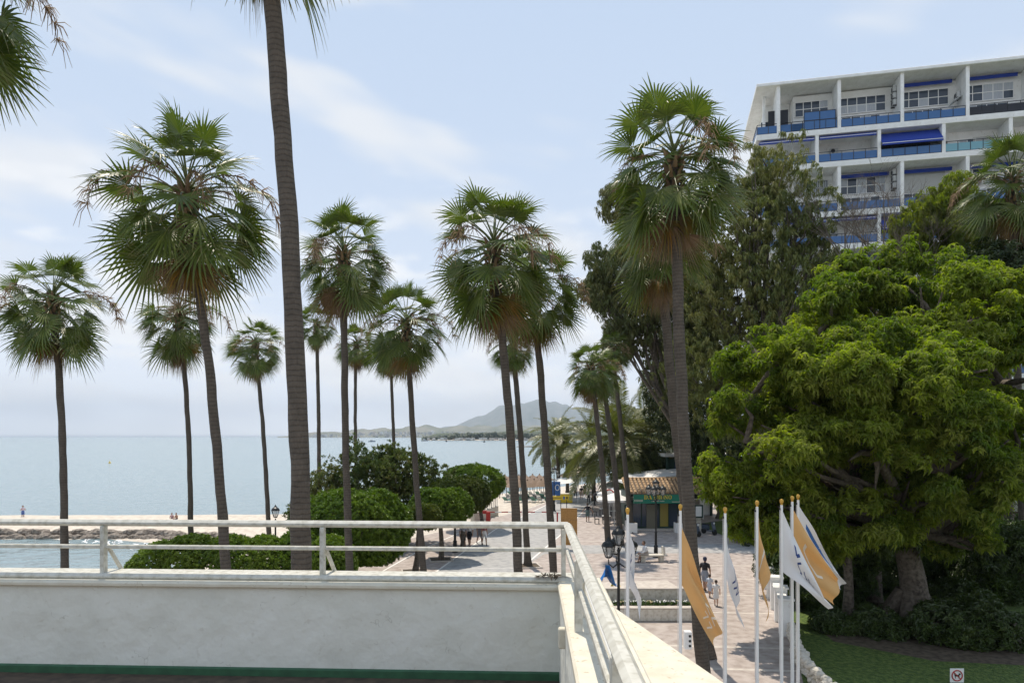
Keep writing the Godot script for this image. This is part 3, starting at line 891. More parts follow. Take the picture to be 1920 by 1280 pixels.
func build_apartments() -> void:
	var t := thing("apartment_building", "tall white apartment block with blue glass balconies behind the trees", "building", Vector3(34.9, 0, -72.7))
	t.transform.basis = Basis(Vector3(0.975, 0, 0.2222), Vector3.UP, Vector3(-0.2222, 0, 0.975))
	var x0 := -8.4
	var x1 := 30.0
	var bay := 6.1
	boxpart("core_wall", Vector3((x0 + 4.2 + x1) * 0.5, 22.9, -8.6), Vector3(x1 - x0 - 4.2, 45.8, 12.0), MT.white, t)
	var roof := MB.new()
	roof.box(Vector3((x0 + x1) * 0.5, 46.12, -6.9), Vector3(x1 - x0, 0.34, 14.4), 0.04)
	roof.box(Vector3((x0 + x1) * 0.5 + 0.15, 46.35, -6.9), Vector3(x1 - x0 - 1.2, 0.12, 13.2), 0.03)
	part("roof_slab", roof, MT.white, t)
	var y := 45.95
	var lev := 0
	while y > 3.0:
		var duplex := lev % 2 == 0
		var hh := 5.1 if lev == 0 else (4.7 if duplex else 2.95)
		var fl := y - hh
		# slab with an edge beam
		var sb := MB.new()
		sb.box(Vector3((x0 + x1) * 0.5, fl - 0.3, -2.0 if lev else -2.0), Vector3(x1 - x0, 0.6, 4.0), 0.03)
		sb.box(Vector3(x0 + 2.2, fl - 0.3, -8.6), Vector3(4.36, 0.56, 9.0), 0.03)
		part("floor_slab", sb, MT.white, t)
		var off := 0.0 if duplex else 3.9
		var seen := y > 17.0
		for k in range(-2, 6):
			var fx := off + k * bay
			if fx < x0 + 1.0 or fx > x1: continue
			boxpart("dividing_wall", Vector3(fx, fl + hh * 0.5, -1.32), Vector3(0.34, hh - 0.006, 2.55), MT.white, t)
		# each dwelling
		for k in range(-2, 5):
			var xa: float = max(off + k * bay + 0.17, x0 + 0.1)
			var xb: float = min(off + (k + 1) * bay - 0.17, x1)
			if xb - xa < 1.5: continue
			var zb := -2.56
			if not seen:
				if fl > 1.0: balcony_rail(t, xa, xb, fl, -0.12, 4, MT.glass_blue)
				continue
			if duplex:
				if lev == 0 and k == -2:
					# corner flat: blind wall, dark roller screen, blue glazed screen
					balcony_rail(t, xa, -3.65, fl, -0.12, 4, MT.glass_blue)
					var ds := MB.new()
					ds.box(Vector3(-5.9, fl + 1.65, -1.7), Vector3(2.1, 3.1, 0.1), 0.02)
					part("roller_screen", ds, MT.dark_screen, t)
					pane_grid(t, -3.5, -0.35, fl + 0.1, fl + 2.0, -0.14, 2, 2, MT.dark_metal, 0.0)
					for i in 2:
						for j in 2:
							boxpart("glass_panel", Vector3(-2.71 + 1.575 * i, fl + 0.58 + 0.95 * j, -0.12), Vector3(1.49, 0.88, 0.02), MT.glass_blue, t)
					var sw := MB.new()
					sw.box(Vector3(-7.3, fl + hh * 0.5, -2.4), Vector3(0.25, hh - 0.01, 0.5))
					part("corner_column", sw, MT.white, t)
					var gd := MB.new()
					gd.box(Vector3(-7.1, fl + 1.3, -2.9), Vector3(0.9, 2.5, 0.06))
					part("glass_door", gd, MT.window, t)
				elif xa < -3.0:
					balcony_rail(t, xa, xb, fl, -0.12, 5, MT.glass_blue)
					pane_grid(t, -4.0, -0.6, fl + 2.6, fl + 4.2, zb + 0.06, 4, 2, MT.white_paint, 0.5)
				else:
					var dark := (k == 2 and lev == 0)
					balcony_rail(t, xa, xb, fl, -0.12, 5 if k != 0 else 5, MT.dark_screen if dark else MT.glass_blue)
					if lev % 4 == 2 and k == 1:
						# closed roller shutters
						var sh := MB.new()
						for s in 22: sh.box(Vector3(xa + 2.4, fl + 2.2 + s * 0.1, zb + 0.05), Vector3(4.6, 0.088, 0.05))
						part("roller_shutter", sh, MT.shutter, t)
					else:
						pane_grid(t, xa + 0.25, xb - 0.75, fl + 2.45, fl + 4.15, zb + 0.06, 5, 2, MT.white_paint, 0.55 if k != 1 else 0.15)
					pane_grid(t, xa + 0.6, xb - 1.3, fl + 0.08, fl + 2.05, zb + 0.06, 4, 1, MT.white_paint, 0.3)
					if not (lev == 0 and k == 0):
						var aw := MB.new()
						aw.box(Vector3((xa + xb) * 0.5 - 0.2, y - 0.32, -2.2), Vector3(xb - xa - 0.6, 0.22, 0.3), 0.04)
						aw.box(Vector3((xa + xb) * 0.5 - 0.2, y - 0.52, -2.04), Vector3(xb - xa - 0.7, 0.22, 0.02))
						part("folded_awning", aw, MT.awning, t)
					if k == 0:
						for j in 3: aircon(t, Vector3(xb - 0.2, fl + 2.7 + j * 0.72, -1.6), -PI / 2)
					elif k == 1:
						var sl := MB.new()
						sl.box(Vector3(xb - 0.45, fl + 2.3, -1.5), Vector3(0.9, 0.07, 1.4), 0.0, Basis(Vector3.BACK, 0.6))
						part("drying_rack", sl, MT.shutter, t)
						aircon(t, Vector3(xb - 0.2, fl + 2.9, -1.7), -PI / 2)
			else:
				var glass: Material = MT.glass_teal if (k == 1 and lev == 1) else MT.glass_blue
				balcony_rail(t, xa, xb, fl, -0.12, 5, glass)
				if k == 0:
					# awning let out over the balcony
					var aw := MB.new()
					var za := -1.0
					aw.quad(Vector3(xa, y - 0.12, za), Vector3(xb, y - 0.12, za), Vector3(xb + 0.02, y - 1.6, 0.35), Vector3(xa, y - 1.6, 0.35))
					aw.quad(Vector3(xb, y - 0.16, za), Vector3(xa, y - 0.16, za), Vector3(xa, y - 1.64, 0.34), Vector3(xb + 0.02, y - 1.64, 0.34))
					aw.box(Vector3((xa + xb) * 0.5, y - 1.76, 0.36), Vector3(xb - xa, 0.2, 0.02))
					var ao := part("open_awning", aw, MT.awning, t)
					boxpart("front_bar", Vector3((xa + xb) * 0.5, y - 1.64, 0.37), Vector3(xb - xa, 0.06, 0.05), MT.white_paint, ao, 0.01)
					pane_grid(t, xa + 0.3, xb - 0.3, fl + 0.08, fl + 2.2, zb + 0.06, 6, 1, MT.dark_metal, 0.0)
				elif k < 0:
					var aw := MB.new()
					aw.box(Vector3((xa + xb) * 0.5, y - 0.2, -0.5), Vector3(xb - xa - 0.15, 0.16, 0.9), 0.03, Basis(Vector3.RIGHT, 0.2))
					aw.box(Vector3((xa + xb) * 0.5, y - 0.4, -0.06), Vector3(xb - xa - 0.2, 0.24, 0.02))
					var ao := part("folded_awning", aw, MT.awning, t)
					boxpart("front_bar", Vector3((xa + xb) * 0.5, y - 0.33, -0.045), Vector3(xb - xa - 0.2, 0.05, 0.03), MT.white_paint, ao)
					if k == -1: aircon(t, Vector3(xa + 2.0, y - 1.0, zb + 0.2))
				else:
					pane_grid(t, xa + 2.1, xa + 3.7, fl + 0.08, fl + 2.1, zb + 0.06, 2, 1, MT.white_paint, 0.6)
					var sh := MB.new()
					for s in 18: sh.box(Vector3(xb - 1.3, fl + 0.3 + s * 0.11, zb + 0.05), Vector3(2.0, 0.1, 0.05))
					part("roller_shutter", sh, MT.shutter, t)
					boxpart("wall_lamp", Vector3(xa + 0.9, fl + 1.8, zb + 0.1), Vector3(0.22, 0.5, 0.14), MT.twig, t, 0.03)
		# end balcony round the corner
		if seen:
			var er := MB.new()
			for i in 6: er.box(Vector3(x0 + 0.1, fl + 0.53, -0.3 - i * 0.74), Vector3(0.05, 1.06, 0.05))
			er.box(Vector3(x0 + 0.1, fl + 1.08, -2.15), Vector3(0.06, 0.05, 3.8))
			var eo := part("balcony_rail", er, MT.dark_metal, t)
			for i in 5: boxpart("glass_panel", Vector3(x0 + 0.1, fl + 0.48, -0.67 - i * 0.74), Vector3(0.015, 0.78, 0.66), MT.glass_blue, eo)
			if not duplex:
				boxpart("end_wall", Vector3(x0 + 2.3, fl + hh * 0.5, -8.2), Vector3(3.6, hh - 0.01, 7.6), MT.white, t)
			else:
				boxpart("end_wall", Vector3(x0 + 2.8, fl + hh * 0.5, -8.4), Vector3(2.7, hh - 0.01, 8.0), MT.white, t)
				aircon(t, Vector3(x0 + 1.3, fl + 0.6, -4.2), -0.3)
		y = fl - 0.6
		lev += 1

func build_kiosk() -> void:
	# restaurant kiosk with a tiled lean-to roof
	var t := thing("restaurant_kiosk", "small restaurant with green sign and tiled roof beside the promenade", "restaurant", Vector3(13.1, 0, -58.0), 0.02)
	var w := 6.2
	boxpart("back_wall", Vector3(0, 1.6, -4.0), Vector3(w, 3.2, 0.25), MT.dark_green, t)
	boxpart("side_wall", Vector3(-w / 2 + 0.1, 1.6, -2.1), Vector3(0.2, 3.2, 3.6), MT.dark_green, t)
	boxpart("side_wall", Vector3(w / 2 - 0.35, 1.6, -2.1), Vector3(0.7, 3.2, 3.6), MT.stone, t)
	boxpart("floor_plinth", Vector3(0, 0.05, -1.8), Vector3(w + 0.4, 0.1, 4.6), MT.paving_pale, t, 0.02)
	# glazed front
	var fr := MB.new()
	for i in 8: fr.box(Vector3(-w / 2 + 0.3 + i * 0.78, 1.25, -0.4), Vector3(0.07, 2.4, 0.08))
	fr.box(Vector3(-0.2, 2.42, -0.4), Vector3(5.6, 0.1, 0.09)); fr.box(Vector3(-0.2, 0.18, -0.4), Vector3(5.6, 0.16, 0.09))
	var f := part("glazed_front", fr, MT.dark_green, t)
	for i in 7:
		boxpart("pane", Vector3(-w / 2 + 0.69 + i * 0.78, 1.3, -0.4), Vector3(0.69, 2.1, 0.02), MT.window if i != 3 else mat(0.30, 0.24, 0.06, 0.3), f)
	var door := boxpart("door", Vector3(-1.15, 1.12, -0.3), Vector3(0.9, 2.1, 0.06), mat(0.16, 0.15, 0.11, 0.4), t, 0.01)
	boxpart("door_handle", Vector3(-0.8, 1.1, -0.25), Vector3(0.04, 0.4, 0.05), MT.gold, door)
	var mb := boxpart("menu_board", Vector3(2.75, 1.6, 0.1), Vector3(0.75, 1.1, 0.08), MT.dark_green, t, 0.01)
	boxpart("menu_sheet", Vector3(2.75, 1.6, 0.145), Vector3(0.5, 0.85, 0.02), MT.white_paint, mb)
	var mb2 := boxpart("menu_board", Vector3(-3.3, 1.6, 0.2), Vector3(0.6, 1.2, 0.08), MT.dark_green, t, 0.01)
	boxpart("menu_sheet", Vector3(-3.25, 1.6, 0.245), Vector3(0.4, 0.95, 0.02), MT.white_paint, mb2)
	for i in 2: boxpart("wall_picture", Vector3(2.7, 2.35 + i * 0.5, -0.28), Vector3(0.5, 0.4, 0.05), MT.iron if i else MT.twig, t)
	# roof: rafters board and rows of round tiles
	var e := Vector3(0, 3.2, 0.7)
	var rdg := Vector3(0, 4.25, -1.7)
	var slope := (rdg - e)
	var rb := MB.new()
	var ra := atan2(slope.y, -slope.z)
	rb.box((e + rdg) * 0.5 - Vector3(0, 0.08, 0), Vector3(w + 0.7, 0.08, slope.length()), 0.0, Basis(Vector3.RIGHT, ra))
	var ro := part("roof", rb, MT.twig, t)
	for i in 21:
		var x := -w / 2 - 0.3 + i * (w + 0.6) / 20.0
		var b := MB.new()
		var rows := 6
		for k in rows:
			var p := e.lerp(rdg, float(k) / rows) + Vector3(x + rng.randf_range(-0.012, 0.012), 0.01 + 0.02, 0)
			var q := e.lerp(rdg, (k + 1.15) / rows) + Vector3(x, 0.0, 0)
			b.tube([p, q], [0.125, 0.105], 9, true)
		part("tile_row", b, MT.tile, ro)
	boxpart("ridge", rdg + Vector3(0, 0.06, -0.05), Vector3(w + 0.7, 0.16, 0.26), MT.tile, ro, 0.05)
	# back roof and parapet
	boxpart("flat_roof", Vector3(0, 3.9, -3.2), Vector3(w + 0.3, 0.2, 3.0), MT.white, t)
	# sign
	var sg := boxpart("sign_board", Vector3(-0.85, 2.72, 0.62), Vector3(4.1, 0.78, 0.1), MT.sign_green, t, 0.01)
	var tm := TextMesh.new()
	tm.text = "DA BRUNO"
	var sf := SystemFont.new()
	sf.font_names = PackedStringArray(["Droid Serif"])
	sf.font_weight = 700
	tm.font = sf
	tm.font_size = 32
	tm.pixel_size = 0.0135
	tm.depth = 0.02
	put("sign_lettering", tm, MT.yellow, sg, Transform3D(Basis.IDENTITY, Vector3(-0.85, 2.84, 0.685)))
	var sm := MB.new()
	for q in [[-0.85, 2.52, 1.1], [-2.5, 2.62, 0.75], [-2.5, 2.52, 0.75], [0.75, 2.46, 0.85]]:
		for i in 9: sm.box(Vector3(q[0] - q[2] / 2 + q[2] * (i + 0.5) / 9.0, q[1], 0.675), Vector3(q[2] / 13.0, 0.055, 0.01))
	part("small_lettering", sm, MT.pale_print, sg)
	# white planters by the door, stretched canvas behind
	for q in [[0.75, "white square planter box before the restaurant door"], [-3.2, "white square planter box by the palm beside the restaurant"]]:
		var pt := thing("planter_box", q[1], "planter", Vector3(13.1 + q[0], 0, -56.4))
		boxpart("box", Vector3(0, 0.42, 0), Vector3(0.8, 0.84, 0.8), MT.white_paint, pt, 0.03)
		boxpart("soil", Vector3(0, 0.845, 0), Vector3(0.68, 0.02, 0.68), MT.soil, pt)
	var cv := thing("canvas_roof", "white stretched canvas roof behind the tiled restaurant", "canopy", Vector3(14.0, 0, -68))
	var cb := MB.new()
	cb.quad(Vector3(-2.6, 3.9, 2.5), Vector3(2.6, 4.2, 2.5), Vector3(2.6, 4.8, -1), Vector3(-2.6, 4.2, -1))
	cb.quad(Vector3(2.6, 4.2, 2.5), Vector3(4.6, 3.9, 2.5), Vector3(4.6, 4.1, -1), Vector3(2.6, 4.8, -1))
	part("canvas", cb, MT.canvas, cv)
	for x in [-2.4, 2.6, 4.4]: boxpart("pole", Vector3(x, 2.05, 2.4), Vector3(0.1, 4.1, 0.1), MT.white_paint, cv, 0.01)
	var gp := thing("green_pavilion", "dark green metal pavilion standing behind the canvas roof", "pavilion", Vector3(17.8, 0, -70))
	for x in [-2.2, 2.2]:
		for z in [-1.5, 1.5]: boxpart("post", Vector3(x, 3.0, z), Vector3(0.25, 6.0, 0.25), MT.dark_green, gp, 0.02)
	boxpart("roof", Vector3(0, 6.05, 0), Vector3(5.2, 0.3, 3.8), MT.shutter, gp, 0.05)
	boxpart("upper_panel", Vector3(0, 4.9, 1.4), Vector3(4.3, 1.5, 0.1), MT.dark_green, gp)
	boxpart("window", Vector3(0, 5.0, 1.47), Vector3(3.0, 0.7, 0.04), MT.window, gp)
	boxpart("lower_wall", Vector3(0, 2.0, 0), Vector3(4.4, 3.9, 3.0), MT.white, gp)

var fan := {}       # leaf meshes by steepness
var feather := []

# one fan leaf: stalk and a pleated blade of strips whose ends hang
func fan_leaf(pitch: float, seed_: int, look: String) -> ArrayMesh:
	var r := RandomNumberGenerator.new()
	r.seed = seed_
	var b := MB.new()
	var p := deg_to_rad(pitch)
	var at := Vector3.ZERO
	var pts := [at]
	var lp := 1.12 if look == "live" else 0.7
	for i in 6:
		p -= deg_to_rad(5.0) * cos(p)
		at += Vector3(cos(p), sin(p), 0) * lp / 6.0
		pts.append(at)
	var stalk := Color(0.12, 0.15, 0.045)
	var c0 := Color(0.082, 0.12, 0.028)
	var c1 := Color(0.15, 0.19, 0.042)
	var tip := Color(0.20, 0.16, 0.07)
	if look == "yellow":
		stalk = Color(0.24, 0.15, 0.04); c0 = Color(0.26, 0.14, 0.03); c1 = Color(0.14, 0.13, 0.03); tip = Color(0.22, 0.13, 0.06)
	elif look == "dead":
		stalk = Color(0.17, 0.11, 0.06); c0 = Color(0.15, 0.092, 0.05); c1 = Color(0.24, 0.165, 0.10); tip = Color(0.27, 0.20, 0.13)
	b.tube(pts, [0.034, 0.026, 0.02, 0.018, 0.016, 0.015, 0.013], 5, false, stalk)
	p -= deg_to_rad(8.0) * cos(p)
	var fwd := Vector3(cos(p), sin(p), 0)
	var lat := Vector3(0, 0, 1)
	var nor := lat.cross(fwd).normalized()
	if nor.y < 0: nor = -nor
	var n := 24
	var spread := deg_to_rad(112.0 if look == "live" else (95.0 if look == "yellow" else 62.0))
	var da := spread * 2.0 / n
	var cup := r.randf_range(0.10, 0.28)
	var fr := [0.03, 0.24, 0.44, 0.68, 0.88, 1.06]
	for i in n:
		var a := -spread + da * (i + 0.5)
		var ln := (0.86 if look == "live" else 0.8) * (1.0 - 0.22 * pow(abs(a) / 2.2, 2.0)) * r.randf_range(0.93, 1.07)
		var hang := r.randf_range(0.06, 0.46) if look == "live" else r.randf_range(0.3, 0.8)
		var col := c0.lerp(c1, r.randf())
		var prev := []
		for k in fr.size():
			var f: float = fr[k]
			var wid: float = ln * f * da * 0.5 if f < 0.46 else ln * 0.44 * da * 0.5 * (1.1 - f) / 0.66
			var mid := fwd * cos(a) + lat * sin(a)
			var sd := (-fwd * sin(a) + lat * cos(a))
			var q: Vector3 = at + mid * ln * f + nor * (cup * abs(sin(a)) * f * 0.6)
			var s: float = max(f - 0.4, 0.0)
			q += Vector3(0, -1, 0) * hang * s * s * 1.9 * ln
			q -= mid * hang * s * s * 0.55 * ln * (0.4 + 0.6 * clamp(mid.y + 0.6, 0.0, 1.0))
			var cur := [q - sd * wid, q + nor * wid * 0.55, q + sd * wid]
			if k > 0:
				var cc := col if f < 0.9 else col.lerp(tip, 0.7)
				b.quad(prev[0], prev[1], cur[1], cur[0], cc)
				b.quad(prev[1], prev[2], cur[2], cur[1], cc)
			prev = cur
	return b.mesh()

func flower_stalk(seed_: int) -> ArrayMesh:
	var r := RandomNumberGenerator.new()
	r.seed = seed_
	var b := MB.new()
	var pts := []
	var p := deg_to_rad(52.0)
	var at := Vector3.ZERO
	for i in 10:
		pts.append(at)
		at += Vector3(cos(p), sin(p), r.randf_range(-0.04, 0.04)) * 0.28
		p -= deg_to_rad(13.0 + i)
	b.tube(pts, [0.022, 0.02, 0.018, 0.016, 0.014, 0.012, 0.011, 0.01, 0.008, 0.006], 5, false, Color(0.16, 0.10, 0.06))
	for i in 70:
		var k := r.randi_range(4, 9)
		var q: Vector3 = pts[k]
		var e := q + Vector3(r.randf_range(-0.1, 0.3), r.randf_range(-0.5, 0.02), r.randf_range(-0.26, 0.26))
		var c := Color(0.17, 0.10, 0.065).lerp(Color(0.40, 0.28, 0.15), r.randf())
		b.tube([q, (q + e) * 0.5 + Vector3(0.03, 0.06, 0), e], [0.008, 0.009, 0.004], 3, false, c)
	return b.mesh()

func fan_palm(label: String, cpx: float, cpy: float, d: float, radius: float, base_px: float, base_py: float, dia: float, opt := {}) -> void:
	# crown heart, lean taken from the bearing of a lower point on the trunk
	var heart := Vector3(gx(cpx, d), gy(cpy, d), -d)
	var low := Vector3(gx(base_px, d), gy(base_py, d), -d)
	var y0: float = opt.get("ground", 0.0)
	var k := (heart.y - y0) / (heart.y - low.y)
	var foot := Vector3(heart.x + (low.x - heart.x) * k, y0, -d + rng.randf_range(-0.4, 0.4))
	var t := thing("fan_palm", label, "palm tree", foot, 0.0, "fan palms along the promenade")
	var top := heart - foot
	var s := radius / 1.92
	# trunk
	var pts := []
	var rad := []
	var bend := rng.randf_range(-0.25, 0.25)
	var n := 46
	var f := FastNoiseLite.new()
	f.seed = rng.randi() % 1000; f.frequency = 0.35; f.fractal_octaves = 3
	for i in n + 1:
		var u := float(i) / n
		var p := Vector3(top.x * u, top.y * u, top.z * u) + Vector3(bend * sin(PI * u), 0, 0.2 * bend * sin(TAU * u))
		p.x += 0.035 * f.get_noise_1d(p.y * 1.4 + 50.0)
		pts.append(p)
		var flare := 1.0 + 0.5 * exp(-p.y * 1.6)
		rad.append(dia * 0.42 * flare * lerpf(1.12, 0.88, u) * (1.0 + 0.10 * f.get_noise_1d(p.y * 1.9)))
	var tb := MB.new()
	tb.tube(pts, rad, 14, true, Color.WHITE, 0.28)
	part("trunk", tb, MT.trunk, t)
	# crown
	var live: int = opt.get("leaves", 48)
	var yaw0 := rng.randf() * TAU
	for i in live:
		var u := (i + 0.5) / live
		var pit := lerpf(82.0, -52.0, pow(u, 0.95)) + rng.randf_range(-12, 12)
		var cls: int = clampi(int(round((84.0 - pit) / 16.0)), 0, 9)
		leaf_on(t, "frond", fan.live[cls][rng.randi() % 2], MT.leaf, top + Vector3(0, (0.34 - 0.6 * u) * s, 0), yaw0 + i * 2.39996 + rng.randf_range(-0.25, 0.25), s * (0.80 + 0.28 * u) * rng.randf_range(0.86, 1.14))
	for i in int(opt.get("yellow", 3)):
		leaf_on(t, "yellowing_frond", fan.yellow[i % 2], MT.leaf, top + Vector3(0, -0.7 * s, 0), rng.randf() * TAU, s * rng.randf_range(0.85, 1.05))
	for i in int(opt.get("dead", 8)):
		leaf_on(t, "dead_frond", fan.dead[i % 3], MT.dead_leaf, top + Vector3(0, -(0.55 + 0.6 * rng.randf()) * s, 0), i * 2.39996 + rng.randf_range(-0.3, 0.3), s * rng.randf_range(0.6, 0.95))
	for i in int(opt.get("stalks", 5)):
		leaf_on(t, "flower_stalk", fan.stalk[i % 3], MT.dead_leaf, top + Vector3(0, -0.15 * s, 0), (rng.randf_range(-0.7, 0.7) if opt.has("stalk_yaw") else yaw0 + i * 1.9 + rng.randf()), s * rng.randf_range(0.75, 1.05))
	# heart of the crown: old leaf bases
	var hb := MB.new()
	for i in 26:
		var a := i * 2.39996
		var y := -1.0 + i * 0.045
		var o := Vector3(cos(a), 0, sin(a))
		hb.tube([top + Vector3(0, y * s, 0) + o * dia * 0.42, top + Vector3(0, (y + 0.25) * s, 0) + o * (dia * 0.42 + 0.13 * s)], [0.07 * s, 0.03 * s], 5, true, Color(0.15, 0.10, 0.06).lerp(Color(0.26, 0.18, 0.09), rng.randf()))
	part("leaf_bases", hb, MT.dead_leaf, t)

func leaf_on(t: Node3D, called: String, mesh: Mesh, m: Material, at: Vector3, yaw: float, s: float) -> void:
	put(called, mesh, m, t, Transform3D(Basis(Vector3.UP, yaw).rotated(Vector3(cos(yaw), 0, -sin(yaw)), rng.randf_range(-0.5, 0.5)).scaled(Vector3.ONE * s), at))

# feather leaf of a date palm
func feather_leaf(pitch: float, seed_: int) -> ArrayMesh:
	var r := RandomNumberGenerator.new()
	r.seed = seed_
	var b := MB.new()
	var p := deg_to_rad(pitch)
	var at := Vector3.ZERO
	var pts := []
	var n := 18
	for i in n + 1:
		pts.append(at)
		at += Vector3(cos(p), sin(p), 0) * 3.6 / n
		p -= deg_to_rad(4.6) * (0.35 + 0.65 * cos(p))
	var rr := []
	for i in n + 1: rr.append(lerpf(0.04, 0.008, float(i) / n))
	b.tube(pts, rr, 5, false, Color(0.20, 0.20, 0.07))
	for i in 62:
		var u := 0.14 + 0.85 * i / 62.0
		var k: int = min(int(u * n), n - 1)
		var q: Vector3 = (pts[k] as Vector3).lerp(pts[k + 1], u * n - k)
		var dr: Vector3 = (pts[k + 1] - pts[k]).normalized()
		var up := Vector3(0, 0, 1).cross(dr).normalized()
		if up.y < 0: up = -up
		for s in [-1.0, 1.0]:
			var ln := 0.62 * sin(PI * (0.12 + 0.80 * u)) * r.randf_range(0.85, 1.15)
			var dirv := (dr * 0.62 + Vector3(0, 0, s) * 0.8 + up * r.randf_range(0.0, 0.35)).normalized()
			var m := q + dirv * ln * 0.5
			var e := q + dirv * ln + Vector3(0, -0.16 * ln, 0)
			var w := up.cross(dirv).normalized() * 0.022
			var c := Color(0.09, 0.11, 0.035).lerp(Color(0.21, 0.205, 0.075), r.randf())
			b.quad(q - w * 0.4, q + w * 0.4, m + w, m - w, c)
			b.tri(m - w, m + w, e, c)
	return b.mesh()

func date_palm(label: String, cpx: float, cpy: float, d: float, radius: float, dia: float, leaves: int) -> void:
	var heart := Vector3(gx(cpx, d), gy(cpy, d), -d)
	var t := thing("date_palm", label, "palm tree", Vector3(heart.x + 0.1, 0, -d), 0.0, "date palms along the promenade")
	var top := Vector3(-0.1, heart.y, 0)
	var tb := MB.new()
	var pts := []
	var rad := []
	for i in 25:
		var u := i / 24.0
		pts.append(Vector3(-0.1 * u, top.y * u, 0))
		rad.append(dia * 0.5 * (1.0 + 0.35 * exp(-u * 18.0) + 0.35 * smoothstep(0.85, 1.0, u)) * (1.0 + 0.06 * sin(i * 2.4)))
	tb.tube(pts, rad, 12, true, Color.WHITE, 0.4)
	part("trunk", tb, MT.trunk, t)
	var s := radius / 3.2
	for i in leaves:
		var u := (i + 0.5) / leaves
		var pit := lerpf(86.0, -32.0, pow(u, 0.75)) + rng.randf_range(-7, 7)
		var cls: int = clampi(int(round((86.0 - pit) / 20.0)), 0, 5)
		leaf_on(t, "frond", feather[cls], MT.leaf, top + Vector3(0, 0.15 - 0.3 * u, 0), i * 2.39996 + rng.randf_range(-0.2, 0.2), s * rng.randf_range(0.88, 1.1))

func build_palms() -> void:
	fan.live = []
	for i in 10: fan.live.append([fan_leaf(84.0 - 16.0 * i, 100 + i, "live"), fan_leaf(80.0 - 16.0 * i, 120 + i, "live")])
	fan.yellow = [fan_leaf(-62, 140, "yellow"), fan_leaf(-72, 141, "yellow")]
	fan.dead = [fan_leaf(-70, 150, "dead"), fan_leaf(-78, 151, "dead"), fan_leaf(-84, 152, "dead")]
	fan.stalk = [flower_stalk(160), flower_stalk(161), flower_stalk(162)]
	for i in 6: feather.append(feather_leaf(86.0 - 20.0 * i, 170 + i))
	fan_palm("fan palm with the thickest trunk, just beyond the terrace wall", 484, -280, 13.0, 2.35, 545, 1065, 0.42, {"stalks": 3})
	fan_palm("fan palm overhanging the terrace whose frond tips and fruit stalks alone show", -125, -40, 14.0, 2.35, -110, 1000, 0.4, {"stalks": 7, "stalk_yaw": true})
	fan_palm("large fan palm with brown skirt rising over the clipped hedge by the cove", 350, 372, 18.0, 2.45, 408, 1065, 0.30, {"stalks": 6, "dead": 13})
	fan_palm("fan palm with broad crown standing alone in front of the cove water", 98, 568, 28.0, 2.45, 120, 1065, 0.33)
	fan_palm("slender fan palm behind the hedge at the end of the rock bank", 336, 592, 35.0, 2.4, 352, 975, 0.30)
	fan_palm("small distant fan palm by the lantern at the beach edge", 478, 648, 50.0, 2.35, 499, 975, 0.36, {"ground": -0.6})
	fan_palm("thin fan palm at the loose shrub's seaward end", 593, 608, 64.0, 2.2, 598, 940, 0.42, {"ground": -1.0})
	fan_palm("full-crowned fan palm growing beside the big clipped tree", 644, 480, 28.0, 2.4, 655, 1070, 0.34, {"dead": 13})
	fan_palm("far fan palm half hidden behind a nearer palm over the loose shrub", 668, 645, 62.0, 2.2, 672, 905, 0.36, {"ground": -1.0})
	fan_palm("fan palm with tan flower sprays leaning over the small yellow-green clipped tree", 762, 610, 33.0, 2.3, 795, 1075, 0.34, {"stalks": 8})
	fan_palm("far fan palm whose thin trunk stands behind the middle of the loose shrub", 732, 662, 62.0, 2.0, 742, 920, 0.36, {"ground": -1.0})
	fan_palm("large bushy fan palm at the roadside with orange-brown skirt", 925, 470, 23.0, 2.5, 965, 1075, 0.36, {"yellow": 8, "dead": 12})
	fan_palm("fan palm crowding close behind the bushy roadside palm", 1000, 540, 29.0, 2.35, 1037, 1075, 0.37, {"yellow": 6})
	fan_palm("small-crowned fan palm in a square paving pit beside the road", 962, 645, 41.8, 1.75, 990, 1058, 0.42)
	fan_palm("tall stout fan palm in front of the dark gum trees by the flagpoles", 1264, 305, 20.0, 2.4, 1318, 1240, 0.40, {"leaves": 54, "dead": 15, "stalks": 6})
	fan_palm("fan palm with yellow skirt pressed behind the tall stout palm", 1236, 452, 24.5, 2.05, 1302, 1000, 0.42, {"yellow": 8})
	fan_palm("short fan palm before the date palms on the walkway", 1108, 690, 46.0, 2.1, 1143, 1035, 0.42)
	fan_palm("dark-trunked fan palm just behind the short walkway palm", 1128, 700, 50.0, 1.9, 1162, 1010, 0.46)
	fan_palm("fan palm with flared foot beside the restaurant", 1148, 655, 56.0, 1.9, 1186, 995, 0.46)
	fan_palm("thin leaning fan palm among the gum trees behind the restaurant", 1236, 620, 64.0, 1.8, 1275, 860, 0.4)
	fan_palm("fan palm at the lawn in front of the apartment block", 1900, 340, 37.0, 2.9, 1912, 900, 0.42, {"stalks": 6})
	date_palm("small date palm at the water's edge beyond the road barrier", 1046, 822, 88.0, 4.3, 0.5, 40)
	date_palm("twin date palm standing behind the small one at the water's edge", 1063, 846, 96.0, 3.9, 0.5, 34)
	date_palm("large date palm spreading over the white parasols", 1163, 832, 74.0, 7.0, 0.6, 64)
	date_palm("date palm behind the large one beside the restaurant terrace", 1215, 815, 80.0, 6.0, 0.6, 46)
	date_palm("date palm at the back of the restaurant terrace", 1112, 842, 84.0, 5.4, 0.55, 40)

